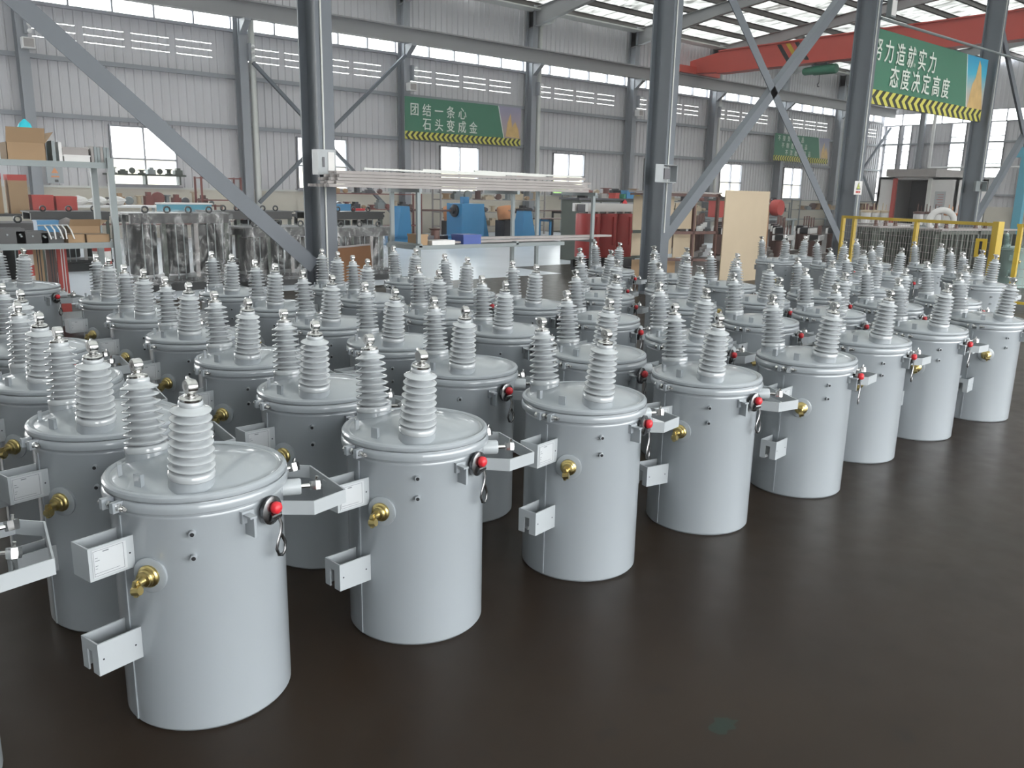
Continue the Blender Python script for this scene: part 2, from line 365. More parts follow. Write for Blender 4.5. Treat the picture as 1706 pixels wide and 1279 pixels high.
# roof
rf = struct(link('ceiling', None)); RY0 = -8.5
def roofstrip(x0, x1):
    m_ = MB(); m_.add([(x0, WY, roofz(WY)), (x1, WY, roofz(WY)), (x1, RY0, roofz(RY0)), (x0, RY0, roofz(RY0))], [(0, 1, 2, 3)]); return m_
for b in range(len(COLX) - 1):
    xa, xb = (-9 if b == 0 else COLX[b]), COLX[b + 1]
    n = 8
    for k in range(n):
        y1_ = WY - k * (WY - RY0) / n; y2_ = WY - (k + 1) * (WY - RY0) / n; m_ = MB()
        m_.add([(xa, y1_, roofz(y1_)), (xb, y1_, roofz(y1_)), (xb, y2_, roofz(y2_)), (xa, y2_, roofz(y2_))], [(0, 1, 2, 3)])
        m_.obj('insulation_panel', M['foil'], rf)
y_ = WY - .5
while y_ > RY0:
    mb = MB(); z = roofz(y_) - .13; mb.box(-9, EX, y_ - .012, y_ + .012, z - .1, z + .1); mb.box(-9, EX, y_ - .012, y_ + .07, z - .1, z - .085); mb.box(-6, EX, y_ - .07, y_ + .012, z + .085, z + .1)
    mb.obj('purlin', M['purlin'], rf); y_ -= 1.42
for x in COLX[:-1]:
    mb = MB(); pts = [(WY - .1, .70), (22, .42), (14, .36), (8.9, .5), (2, .36), (RY0, .36)]
    for i in range(len(pts) - 1):
        (ya, da), (yb, db) = pts[i], pts[i + 1]; ta, tb = roofz(ya) - .25, roofz(yb) - .25
        for hw, o0, o1 in ((.01, 0, 1),):
            mb.add([(x - hw, ya, ta), (x + hw, ya, ta), (x + hw, ya, ta - da), (x - hw, ya, ta - da), (x - hw, yb, tb), (x + hw, yb, tb), (x + hw, yb, tb - db), (x - hw, yb, tb - db)],
                   [(0, 1, 5, 4), (1, 2, 6, 5), (2, 3, 7, 6), (3, 0, 4, 7), (0, 3, 2, 1), (4, 5, 6, 7)])
        for za, zb in ((ta, tb), (ta - da, tb - db)):
            mb.beam((x, ya, za), (x, yb, zb), .2, .02)
    mb.obj('rafter', M['rafter'], rf)
mb = MB(); mb.box(-6, EX, WY - .9, WY - .3, 8.55, 8.6); mb.obj('eaves_gutter', M['pipe'], rf)

# unseen walls behind camera and at left, front gaps sized for light on tanks
wl = struct(link('wall_left', None)); m_ = MB(); sheet_x(m_, -10, WY, 1.4, 13, -9); m_.obj('cladding_panel', M['wall'], wl); m_ = MB(); m_.box(-9.2, -9.05, -10, WY, 0, 1.4); m_.obj('masonry_plinth', M['plaster'], wl)
wf = struct(link('wall_front', None)); m_ = MB(); sheet_y(m_, -9, EX, 6.2, 12.8, -8.5); m_.obj('cladding_panel', M['wall'], wf)
for (a_, b_) in ((-9, -3), (22, 26), (38, EX)): m_ = MB(); sheet_y(m_, a_, b_, 0, 6.2, -8.5); m_.obj('cladding_panel', M['wall'], wf)

# inner columns and bracing
CY = 8.9; ICX = [-1.5, 4.58, 10.52, 16.55, 22.58, 28.6]
for i, x in enumerate(ICX):
    c = struct(link('column', None)); mb = MB(); hcol(mb, 0, 0, .2, .42, 0, roofz(CY) - .7, .025); mb.obj('steel_section', M['column'], c)
    mb = MB(); mb.box(-.17, .17, -.28, .28, 0, .03)
    for sx in (-1, 1):
        for sy in (-1, 1): mb.tube([(sx * .13, sy * .24, .03), (sx * .13, sy * .24, .07)], .018, 6)
    mb.obj('base_plate', M['column'], c)
    mb = MB(); mb.tube([(-.04, -.22, 1.0 if i != 1 else .3), (-.04, -.22, roofz(CY) - .8)], .011, 6); mb.obj('conduit', M['pipe'], c)
    c.location = (x, CY, 0)
def brace(a, b):
    mb = MB(); A = Vector((a[0], CY, a[1])); B = Vector((b[0], CY, b[1]))
    mb.beam(A, B, .012, .17, (0, 1, 0)); d = (B - A).normalized(); n = d.cross(Vector((0, 1, 0))).normalized()
    # angle section: two legs
    m2 = MB(); m2.beam(A + Vector((0, -.06, 0)) , B + Vector((0, -.06, 0)), .17, .014, (0, 1, 0)); m2.beam(A + n * .08, B + n * .08, .014, .13, (0, 1, 0))
    struct(m2.obj('column_brace', M['column']))
brace((-1.3, 5.76), (4.45, .70)); brace((10.64, 6.0), (16.43, .63)); brace((10.64, .84), (16.43, 6.13)); brace((22.7, 5.9), (28.48, .4)); brace((22.7, .8), (28.48, 6.1))
mb = MB(); mb.tube([(16.6, 8.66, 5.04), (28.6, 8.66, 5.08)], .03, 8); struct(mb.obj('cable_conduit', M['steelgrey']))

hz = bpy.data.materials.new('glare_haze'); hz.use_nodes = True; n_ = hz.node_tree.nodes; n_.remove(n_['Principled BSDF']); v_ = n_.new('ShaderNodeVolumePrincipled'); v_.inputs['Density'].default_value = .007; v_.inputs['Anisotropy'].default_value = .35  # scattering volume added to imitate lens glare and lift the far walls
n_2 = n_.new('ShaderNodeTexNoise'); hz.node_tree.links.new(v_.outputs[0], n_['Material Output'].inputs['Volume']); n_.remove(n_2)
mb = MB(); mb.box(-9.6, EX + 1, -9.2, WY + 1, -.06, 13); o = mb.obj('haze', hz); o['kind'] = 'stuff'; o['label'] = 'thin haze volume added in place of lens glare near the windows'

# ================================================================== OVERHEAD
cr_ = thing('overhead_crane', 'long red single-girder bridge crane spanning under the roof with striped hazard bands', 'crane', (33, 0, 0))
mb = MB(); mb.box(-.22, .22, 25.3, -4, 0, 0)
mb = MB()
def gird(mb, y0, y1, z00, z01, z10, z11):
    mb.add([(-.22, y0, z00), (.22, y0, z00), (.22, y0, z01), (-.22, y0, z01), (-.22, y1, z10), (.22, y1, z10), (.22, y1, z11), (-.22, y1, z11)],
           [(0, 1, 2, 3), (7, 6, 5, 4), (0, 4, 5, 1), (1, 5, 6, 2), (2, 6, 7, 3), (3, 7, 4, 0)])
gird(mb, 26.2, 24.4, 7.2, 7.75, 7.12, 8.0); gird(mb, 24.4, -4, 7.12, 8.0, 7.12, 8.02)
mb.box(-.3, .3, -4, 24.6, 7.06, 7.12); mb.box(-.28, .28, -4, 24.6, 8.0, 8.05)
mb.obj('girder', M['orange'], cr_)
mb = MB(); mb.box(-1.6, 1.6, 25.8, 26.1, 7.14, 7.45); mb.obj('end_carriage', M['orange'], cr_)
cm = chevmat('crane_stripes', .34, .3, True)
for yy_ in (21.6, 10.9):
    mb = MB()
    for k in range(3): mb.add([(-.235, yy_ - k * .42, 7.95), (-.235, yy_ - k * .42 - .2, 7.95), (-.235, yy_ - k * .42 - .75, 7.2), (-.235, yy_ - k * .42 - .55, 7.2), (-.225, yy_ - k * .42, 7.95), (-.225, yy_ - k * .42 - .2, 7.95), (-.225, yy_ - k * .42 - .75, 7.2), (-.225, yy_ - k * .42 - .55, 7.2)], [(0, 1, 2, 3), (7, 6, 5, 4), (0, 4, 5, 1), (1, 5, 6, 2), (2, 6, 7, 3), (3, 7, 4, 0)]); mb.cur = 1 - mb.cur
    mb.obj('hazard_stripe', [M['black'], M['yellow']], cr_)
ho = thing('hoist', 'green electric wire hoist hanging under the red crane girder', 'hoist', (33, 19.6, 6.78))
mb = MB(); mb.lathe([(.0, -.75), (.17, -.74), (.2, -.68), (.2, .25), (.16, .3), (.16, .7), (.12, .76), (0, .77)], 16, (0, 0, 0), (0, 1, 0)); mb.obj('motor_drum', M['teal'], ho, 40)
mb = MB(); mb.box(-.1, .1, -.35, .35, .15, .24); mb.box(-.05, .05, -.3, -.2, .2, .275); mb.box(-.05, .05, .2, .3, .2, .275); mb.obj('trolley', M['darkmetal'], ho)
mb = MB(); mb.tube([(0, 0, -.2), (0, 0, -.5)], .015, 6); mb.tube([(0, .0, -.5), (0, .06, -.56), (0, .05, -.64), (0, -.03, -.66)], .02, 6); mb.obj('hook', M['darkmetal'], ho)

# ---- banners
def picmat(name, cols, scale):
    m = bpy.data.materials.new(name); m.use_nodes = True; n = m.node_tree.nodes; L = m.node_tree.links; p = n['Principled BSDF']; p.inputs['Roughness'].default_value = .7
    t = n.new('ShaderNodeTexCoord'); s = n.new('ShaderNodeSeparateXYZ'); L.new(t.outputs['Object'], s.inputs[0])
    no = n.new('ShaderNodeTexNoise'); no.inputs['Scale'].default_value = scale; L.new(t.outputs['Object'], no.inputs[0])
    ma = n.new('ShaderNodeMath'); ma.operation = 'MULTIPLY_ADD'; L.new(no.outputs[0], ma.inputs[0]); ma.inputs[1].default_value = .35; 
    mr_ = n.new('ShaderNodeMapRange'); L.new(s.outputs[2], mr_.inputs[0]); mr_.inputs[1].default_value = -.66; mr_.inputs[2].default_value = .66; mr_.inputs[3].default_value = -.15; mr_.inputs[4].default_value = .85
    L.new(mr_.outputs[0], ma.inputs[2]); r = n.new('ShaderNodeValToRGB'); L.new(ma.outputs[0], r.inputs[0])
    while len(r.color_ramp.elements) < len(cols): r.color_ramp.elements.new(.5)
    for i, c in enumerate(cols): r.color_ramp.elements[i].position = i / (len(cols) - 1); r.color_ramp.elements[i].color = (*c, 1)
    L.new(r.outputs[0], p.inputs['Base Color']); return m
def banner(label, x0, x1, y, z0, z1, lines, piccols, size, motif, nchev=24):
    cx, cz = (x0 + x1) / 2, (z0 + z1) / 2; W = (x1 - x0) / 2; H = (z1 - z0) / 2
    t = thing('banner', label, 'banner', (cx, y, cz)); hz = .14
    mb = MB(); a = W * .57; mb.add([(-W, 0, -H + 2 * hz), (a + .3, 0, -H + 2 * hz), (a, 0, H), (-W, 0, H)] + [(-W, .02, -H + 2 * hz), (a + .3, .02, -H + 2 * hz), (a, .02, H), (-W, .02, H)],
                              [(0, 1, 2, 3), (7, 6, 5, 4), (0, 4, 5, 1), (1, 5, 6, 2), (2, 6, 7, 3), (3, 7, 4, 0)]); mb.obj('text_field', M['green'], t)
    mb = MB(); mb.add([(a + .33, 0, -H + 2 * hz), (W, 0, -H + 2 * hz), (W, 0, H), (a + .03, 0, H), (a + .33, .02, -H + 2 * hz), (W, .02, -H + 2 * hz), (W, .02, H), (a + .03, .02, H)],
                      [(0, 1, 2, 3), (7, 6, 5, 4), (0, 4, 5, 1), (1, 5, 6, 2), (2, 6, 7, 3), (3, 7, 4, 0)]); mb.obj('picture_field', picmat('picture_print', piccols, 2.2), t)
    mb = MB(); mb.add([(a + .30, -.002, -H + 2 * hz), (a + .335, -.002, -H + 2 * hz), (a + .035, -.002, H), (a, -.002, H)], [(0, 1, 2, 3)]); mb.obj('divider_line', M['bannerwhite'], t)
    mb = MB(); mb.box(-W, W, 0, .02, -hz, hz); mb.obj('chevron_strip', chevmat('chevron_print', 2 * W / nchev, hz), t, None, (0, 0, -H + hz))
    # simple golden shape printed on the picture
    mb = MB(); mb.add([(a + (W - a) * u, -.003, -H + 2 * hz + (2 * H - 2 * hz) * v) for u, v in motif], [tuple(range(len(motif)))]); mb.obj('printed_shape', mat('print_gold', (.60, .40, .16) if size < .5 else (.50, .36, .26), .7, 0, .3, 4), t)
    for txt, tx, tz, pitch in lines:
        for i, ch in enumerate(txt):
            cu = bpy.data.curves.new('character', 'FONT'); cu.body = ch; cu.size = size; cu.align_x = 'CENTER'; cu.align_y = 'CENTER'; cu.offset = .003 * size / .45; cu.extrude = .004
            tmp = bpy.data.objects.new('tmp', cu); COL.objects.link(tmp); bpy.context.view_layer.update()
            me = bpy.data.meshes.new_from_object(tmp.evaluated_get(bpy.context.evaluated_depsgraph_get())); me.name = 'character'
            bpy.data.objects.remove(tmp); me.materials.clear(); me.materials.append(M['bannerwhite'])
            o = link('character', me, t, (tx + pitch * i - cx, -.02, tz - cz)); o.rotation_euler = (PI / 2, 0, 0); o.scale = (.86, 1, 1)
    mb = MB()
    for px in (-W, W): mb.box(px - .03, px + .03, .02, .06, -H, H)
    mb.box(-W, W, .02, .06, H - .05, H); mb.box(-W, W, .02, .06, -H, -H + .05); mb.obj('banner_frame', M['steelgrey'], t)
    return t
flame = [(.35, .05), (.95, .02), (.9, .3), (.75, .55), (.62, .35), (.55, .8), (.42, .5)]
rockm = [(.3, 0), (.98, 0), (.9, .3), (.7, .85), (.6, .95), (.52, .6), (.4, .45)]
banner('green wall banner with two rows of five white characters over a yellow chevron edge', 16.87, 22.3, 26.1, 3.38, 4.84,
       [('团结一条心', 17.26, 4.39, .535), ('石头变成金', 17.8, 3.91, .53)], [(.2, .12, .10), (.42, .33, .32), (.36, .30, .36), (.30, .28, .38)], .46, flame)
banner('large green banner between the two right columns with white characters and a blue picture', 16.68, 22.4, 8.86, 3.50, 4.93,
       [('努力造就实力', 16.95, 4.51, .495), ('态度决定高度', 17.78, 4.05, .49)], [(.35, .10, .12), (.55, .40, .32), (.40, .48, .46), (.05, .42, .58), (.02, .33, .55)], .46, rockm, 20)
banner('small distant green wall banner with three rows of white characters above a window', 40.2, 45.7, 26.1, 3.55, 4.95,
       [('不接受不良品', 40.55, 4.70, .46), ('不制造不良品', 40.95, 4.34, .46), ('不流出不良品', 41.35, 3.98, .46)], [(.35, .25, .18), (.45, .33, .28), (.30, .30, .36), (.25, .25, .35)], .31, flame)

# ================================================================== POLE TRANSFORMERS
TR = {}
# tank
mb = MB(); mb.lathe([(.20, .012), (.232, .0), (.244, .0), (.25, .008), (.25, .668), (.2515, .672), (.2515, .676), (.25, .680), (.2515, .690), (.2585, .697), (.2605, .706), (.2605, .714), (.257, .722), (.20, .723)], 64)
a = math.radians(188)
mb.box(-.2535, -.249, -.004, .004, .01, .665, a - PI, (0, 0)); TR['tank'] = mb.mesh('tank', M['paint'], 28)
# lid
mb = MB(); mb.lathe([(.2585, .7235), (.2635, .727), (.2655, .733), (.2645, .740), (.260, .746), (.2535, .7485), (.2475, .746), (.2435, .7415), (.236, .7405), (.225, .746), (.18, .762), (.12, .774), (.06, .780), (.0, .782)], 64)
TILT = 6.5
def baxis(s): return Vector((-.0 , s * math.sin(math.radians(TILT)), math.cos(math.radians(TILT)))).normalized()
def bpos(s): return Vector((-.085, s * .158, .777))
for s in (-1, 1):
    ax = baxis(s); o = bpos(s)
    mb.lathe([(.080, -.060), (.070, -.044), (.065, -.030), (.063, -.015), (.063, .0), (.05, .001)], 32, o, ax)
for (x, y) in ((-.205, .06), (-.20, -.07)):
    mb.box(x - .006, x + .006, y - .014, y + .014, .742, .785, math.atan2(y, x))
TR['lid'] = mb.mesh('lid', M['paint'], 28)
# clamp band + bolt
mb = MB(); R = .2665; sg = []
n = 60; a0, a1 = math.radians(198), math.radians(198 + 346)
for i in range(n + 1):
    t = a0 + (a1 - a0) * i / n
    for r, z in ((.259, .690), (R, .694), (R + .002, .706), (R, .717), (.2625, .7215)): sg.append((r * math.cos(t), r * math.sin(t), z))
mb.add(sg, [(i * 5 + k, (i + 1) * 5 + k, (i + 1) * 5 + k + 1, i * 5 + k + 1) for i in range(n) for k in range(4)])
for ang in (186, 196): 
    t = math.radians(ang); mb.box(R - .004, R + .030, -.008, .008, .692, .722, t, (0, 0))
TR['band'] = mb.mesh('clamp_band', M['paint'], 35)
mb = MB(); t0, t1 = math.radians(181), math.radians(204); r = R + .018
p0 = Vector((r * math.cos(t0), r * math.sin(t0), .707)); p1 = Vector((r * math.cos(t1), r * math.sin(t1), .707)); d = (p1 - p0).normalized()
mb.tube([p0, p1], .0055, 8)
for k in (.0, .33, .62): mb.tube([p0 + (p1 - p0) * k, p0 + (p1 - p0) * k + d * .012], .0115, 6)
mb.tube([p0 + (p1 - p0) * .70, p1 - d * .012], .009, 10)
TR['bolt'] = mb.mesh('clamp_bolt', M['chrome'], 35)
# bushing
def bprof():
    P = [(.050, .0), (.0635, .001), (.0645, .004), (.0645, .019), (.060, .023), (.046, .024)]
    n = 8
    for k in range(n):
        z = .038 + k * .0250; ro = .0645 - .0013 * k; rc = .0400 - .0012 * k
        P += [(rc, z - .004), (rc + .006, z - .0050), (ro - .010, z - .0062), (ro - .003, z - .0072), (ro, z - .0045), (ro, z - .0018), (ro - .003, z + .0006), (ro - .010, z + .0028), (rc + .004, z + .0075), (rc, z + .0115)]
    z = .034 + n * .0250
    P += [(.034, z - .004), (.033, z + .004), (.028, z + .008)]
    return P, z + .008
BP, BZT = bprof()
mb = MB(); mb.lathe(BP, 32); TR['bush'] = mb.mesh('bushing', M['porcelain'], 50)
mb = MB(); z = BZT; mb.lathe([(.0, z - .004), (.030, z - .004), (.031, z + .006), (.028, z + .009), (.018, z + .010), (.016, z + .014), (.011, z + .016), (.011, z + .026), (0, z + .026)], 20)
zc = z + .040; mb.lathe([(.009, -.014), (.020, -.014), (.022, -.010), (.022, .010), (.020, .014), (.009, .014), (.009, -.014)], 16, (0, 0, zc), (1, 0, 0))
mb.tube([(.0, .0, zc + .005), (.012, .045, zc + .012)], .0055, 8); mb.tube([(.004, .018, zc + .007), (.007, .028, zc + .009)], .010, 6)
TR['term'] = mb.mesh('terminal', M['chrome'], 40)
# mounting brackets
def bracket(zt, slot):
    mb = MB(); zb = zt - .097; t = .005; y0, y1 = -.042, .036; xo = -.375; am = math.radians(5)
    mb.box(xo, -.243, y0 - t, y0, zb, zt); mb.box(xo, -.245, y1, y1 + t, zb, zt)
    if slot:
        mb.box(xo, xo + t, y0, y1, zt - .03, zt - .0); mb.box(xo, xo + t, y0, -.014, zb, zt - .03); mb.box(xo, xo + t, .012, y1, zb, zt - .03)
    else: mb.box(xo, xo + t, y0, y1, zb, zt)
    mb.cur = 1
    for xx in ((-.36, -.265) if slot else (-.258,)): mb.tube([(xx, y0 - t - .0006, zt - .05), (xx, y0 - t + .001, zt - .05)], .0028, 8)
    mb.v = [(*rot2(x, y, am), z) for x, y, z in mb.v]
    return mb.mesh('mounting_bracket', [M['paint2'], M['hole']])
TR['brU'] = bracket(.616, False); TR['brL'] = bracket(.330, True)
mb = MB(); am = math.radians(5); mb.box(-.365, -.268, -.0485, -.0472, .527, .609); mb.cur = 1
for (x0, x1, z0, z1) in ((-.362, -.276, .604, .605), (-.362, -.276, .531, .532), (-.362, -.361, .531, .605), (-.277, -.276, .531, .605), (-.335, -.318, .597, .600), (-.358, -.35, .583, .5845), (-.358, -.345, .575, .5765), (-.358, -.35, .56, .5615), (-.358, -.352, .552, .5535), (-.36, -.29, .5385, .5395)):
    mb.box(x0, x1, -.0489, -.0484, z0, z1)
mb.v = [(*rot2(x, y, am), z) for x, y, z in mb.v]
TR['plate'] = mb.mesh('nameplate', [M['label'], M['print']])
# guard strap round the low-voltage side
mb = MB(); poly = [(.185, -.16), (.262, -.232), (.395, -.208), (.440, .075), (.375, .150), (.21, .125)]; th = .006
P2 = []
for i, p in enumerate(poly):
    a_ = Vector(poly[max(i - 1, 0)]); b_ = Vector(poly[min(i + 1, len(poly) - 1)]); d = (b_ - a_).normalized(); nn = Vector((d.y, -d.x)); P2.append((p[0] - nn.x * th, p[1] - nn.y * th))
for i in range(len(poly) - 1):
    q = [poly[i], poly[i + 1], P2[i + 1], P2[i]]; mb.prism(q, .585, .630)
TR['strap'] = mb.mesh('guard_strap', M['paint2'])
# low voltage terminals
for nm, ang in (('lv', 0),):
    mb = MB(); mb.lathe([(.0, .0), (.026, .0), (.026, .058), (.023, .062), (.0, .062)], 18, (.244, 0, 0), (1, 0, 0)); TR['lv'] = mb.mesh('low_voltage_terminal', M['paint2'], 40)
    mb = MB(); mb.tube([(.305, 0, 0), (.345, 0, 0)], .007, 8); mb.lathe([(.006, -.014), (.019, -.014), (.021, 0), (.019, .014), (.006, .014)], 8, (.352, 0, 0), (0, .3, 1)); mb.tube([(.35, 0, .0), (.357, 0, .03)], .005, 6)
    TR['lvc'] = mb.mesh('connector', M['chrome'], 30)
# brass bushing
mb = MB(); mb.lathe([(.0, .246), (.052, .246), (.053, .2545), (.048, .257), (.0, .257)], 28, (0, 0, 0), (1, 0, 0)); TR['boss'] = mb.mesh('neutral_boss', M['paint'], 30)
mb = MB(); mb.lathe([(.0, .257), (.033, .257), (.033, .264), (.030, .268), (.026, .270), (.026, .277), (.0225, .280), (.022, .286), (.014, .289), (.012, .300), (.012, .310), (.008, .312), (.008, .322), (0, .323)], 20, (0, 0, 0), (1, 0, 0))
mb.lathe([(.004, -.012), (.013, -.012), (.014, .0), (.013, .012), (.004, .012)], 8, (.318, .004, -.016), (0, 1, .2)); mb.box(.306, .322, -.005, .005, -.035, .012)
TR['brass'] = mb.mesh('neutral_bushing', M['brass'], 35)
# threaded studs
mb = MB(); mb.lathe([(.0, .245), (.0095, .245), (.0095, .266), (.0055, .2665), (.0055, .262), (0, .262)], 14, (0, 0, 0), (1, 0, 0)); mb.cur = 1; mb.lathe([(0, .2662), (.0062, .2666), (0, .2668)], 12, (0, 0, 0), (1, 0, 0)); TR['stud'] = mb.mesh('stud', [M['paint'], M['hole']], 35)
mb = MB(); mb.lathe([(.0, .24), (.011, .24), (.011, .285), (.008, .288), (0, .288)], 12, (0, 0, 0), (1, 0, 0)); TR['pin'] = mb.mesh('ground_pin', M['label'], 35)
# lifting lug
mb = MB(); mb.box(.248, .262, -.020, .020, -.018, .018); mb.box(.248, .295, -.004, .004, -.055, .010); mb.box(.248, .300, -.018, .004, .006, .012); TR['lug'] = mb.mesh('lifting_lug', M['paint'])
# relief valve
mb = MB(); prof = [(.0, .25), (.014, .25), (.014, .262), (.028, .264), (.028, .276), (.020, .280), (.0, .281)]; mb.lathe(prof, 20, (0, 0, 0), (1, 0, 0)); mb.v = [(x, y * 1.55, z * 1.55) for x, y, z in mb.v]; TR['relief'] = mb.mesh('relief_valve', M['gunmetal'], 30)
mb = MB(); mb.lathe([(.0, .278), (.011, .279), (.014, .286), (.013, .298), (.008, .304), (0, .305)], 14, (0, 0, .008), (1, 0, 0)); mb.v = [(x, y * 1.35, z * 1.35) for x, y, z in mb.v]; TR['cap'] = mb.mesh('red_cap', M['red'], 60)
mb = MB(); mb.tube([(.284, -.012, -.010), (.284, .014, -.012)], .008, 8)
mb.tube([(.286, .008, -.012), (.290, .012, -.030), (.290, .010, -.045), (.289, .002, -.060), (.288, -.002, -.075), (.288, .003, -.088), (.288, .013, -.092), (.288, .021, -.085), (.288, .022, -.070), (.288, .014, -.054), (.289, .008, -.047)], .0036, 8)
mb.v = [(x, y * 1.7, z * 1.6) for x, y, z in mb.v]; TR['hook'] = mb.mesh('pull_ring', M['gunmetal'], 60)

def add_part(name, mesh, parent, rz=0, z=0, loc=None):
    o = link(name, mesh, parent, loc if loc else (0, 0, z)); o.rotation_euler = (0, 0, math.radians(rz)); return o
def build_transformer():
    t = thing('pole_transformer', 'x', 'transformer')
    add_part('tank', TR['tank'], t); add_part('lid', TR['lid'], t)
    b = add_part('clamp_band', TR['band'], t); add_part('clamp_bolt', TR['bolt'], b)['label'] = 'plated clamp bolt'
    for s in (-1, 1):
        o = link('bushing', TR['bush'], t, bpos(s)); o.rotation_mode = 'QUATERNION'; o.rotation_quaternion = Vector((0, 0, 1)).rotation_difference(baxis(s))
        o.scale = (1, 1, .95); link('terminal', TR['term'], o)
    u = add_part('mounting_bracket', TR['brU'], t, 4); add_part('nameplate', TR['plate'], u); add_part('mounting_bracket', TR['brL'], t, 4)
    add_part('guard_strap', TR['strap'], t)
    for ang, z in ((-27, .652), (6, .655), (38, .652)):
        o = add_part('low_voltage_terminal', TR['lv'], t, ang, z); add_part('connector', TR['lvc'], o)
    o = add_part('neutral_boss', TR['boss'], t, 212, .503); add_part('neutral_bushing', TR['brass'], o)
    for z in (.632, .560): add_part('stud', TR['stud'], t, 241, z)
    add_part('ground_pin', TR['pin'], t, 174, .205)
    add_part('lifting_lug', TR['lug'], t, 276, .652); add_part('lifting_lug', TR['lug'], t, 96, .652)
    o = add_part('relief_valve', TR['relief'], t, 293, .648); add_part('red_cap', TR['cap'], o)['label'] = 'red plastic cap'; add_part('pull_ring', TR['hook'], o)['label'] = 'steel pull ring'
    return t
proto = build_transformer()
ORD = ['first', 'second', 'third', 'fourth', 'fifth', 'sixth', 'seventh', 'eighth', 'ninth']
rows = [
 # (row name, [(x, y, yaw)...]) from the left
 ('front row', [(-.02, 2.47, 2), (.82, 2.45, 5), (1.61, 2.44, -3), (2.45, 2.41, 1), (3.27, 2.39, -19), (4.12, 2.36, -2), (4.97, 2.46, -8), (5.78, 2.45, -14), (6.66, 2.40, -3)]),
 ('second row', [(-.05, 3.25, 4), (.76, 3.21, 4), (1.62, 3.20, -6), (2.41, 3.21, -12), (3.22, 3.08, -8), (4.06, 3.12, -4), (5.06, 3.28, -2), (5.90, 3.23, -12), (6.75, 3.18, -13), (7.60, 3.06, -14)]),
 ('third row', [(.76, 4.00, 2), (1.64, 4.00, 3), (2.49, 3.99, -5), (3.29, 3.96, -16), (4.19, 3.98, 2), (5.26, 4.12, 6), (6.06, 3.97, -9), (6.90, 3.90, -9), (7.79, 3.92, -12)]),
 ('fourth row', [(.84, 4.86, 3), (1.65, 4.81, 1), (2.52, 4.81, 2), (3.35, 4.76, -12), (4.24, 4.77, -12), (5.13, 4.87, 8), (6.02, 4.83, 3), (6.85, 4.83, -12), (8.65, 4.56, 4)]),
 ('fifth row', [(1.67, 5.69, 2), (2.57, 5.70, -2), (3.38, 5.75, -12), (4.19, 5.59, -6), (5.94, 5.70, 8), (6.98, 5.63, 14)]),
 ('sixth row', [(1.73, 6.67, -2), (2.61, 6.63, 3), (3.52, 6.52, -7), (4.35, 6.63, 1), (6.97, 6.51, 2)]),
]
WHERE = ['left', 'left']
def place(x, y, yaw, label, group):
    global proto, used
    o = proto if not used else copy_tree(proto); used = True
    o.location = (x, y, 0); o.rotation_euler = (0, 0, math.radians(yaw)); o['label'] = label; o['group'] = group; return o
used = False
TL = []
for r, (rn, lst) in enumerate(rows):
    for k, (x, y, yaw) in enumerate(lst):
        nth = ORD[k] if k < 9 else 'tenth'
        if r == 0 and k == 0: lab = 'grey pole transformer cut off by the left edge, only its guard strap showing'
        elif r == 0 and k == 1: lab = 'nearest and largest grey pole transformer with nameplate, at lower left of the front row'
        elif r == 1 and k == 0: lab = 'grey pole transformer mostly outside the left edge, behind the cut-off guard strap'
        elif k == len(lst) - 1: lab = 'light grey pole transformer at the right end of the %s from the camera' % (rn if r else 'front row nearest')
        else: lab = 'light grey pole transformer with two ribbed bushings, %s from left in the %s' % (nth, rn)
        TL.append(place(x, y, yaw, lab, 'grey pole transformers standing in rows'))
extra = [(1.33, 7.88, 20, 'grey pole transformer standing alone at far left before the steel shelf'),
         (10.2, 6.45, 5, 'grey pole transformer beside the tall plywood panel, farthest left of the rear cluster'),
         (11.0, 6.6, -10, 'grey pole transformer behind the cluster, nearest the slanting column brace'),
         (10.2, 5.62, 5, 'grey pole transformer in the rear cluster left of the first yellow fence post'),
         (11.0, 5.5, -8, 'grey pole transformer in the rear cluster directly before the yellow fence left panel'),
         (11.19, 4.80, -8, 'grey pole transformer before the yellow fence right panel, back of the cluster'),
         (10.14, 3.91, -9, 'grey pole transformer closest to the thick yellow gate post, body showing to the floor'),
         (9.45, 3.50, -14, 'grey pole transformer just in front of the one beside the yellow gate post'),
         (9.55, 4.55, -5, 'grey pole transformer in the middle of the rear right cluster')]
for x, y, yaw, lab in extra: place(x, y, yaw, lab, 'grey pole transformers standing in rows')
# greenish tanks beyond the fence
def recolour(o, m):
    if o.type == 'MESH' and o.data.materials and o.data.materials[0] in (M['paint'], M['porcelain'], M['paint2']):
        o.material_slots[0].link = 'OBJECT'; o.material_slots[0].material = m
    for c in o.children: recolour(c, m)
for x, y, yaw, lab in ((17.7, 6.0, 0, 'sea green pole transformer beyond the yellow fence at the right edge'), (18.9, 5.3, 20, 'sea green pole transformer at the extreme right, partly out of frame')):
    recolour(place(x, y, yaw, lab, 'sea green transformers beyond the fence'), M['greenpaint'])

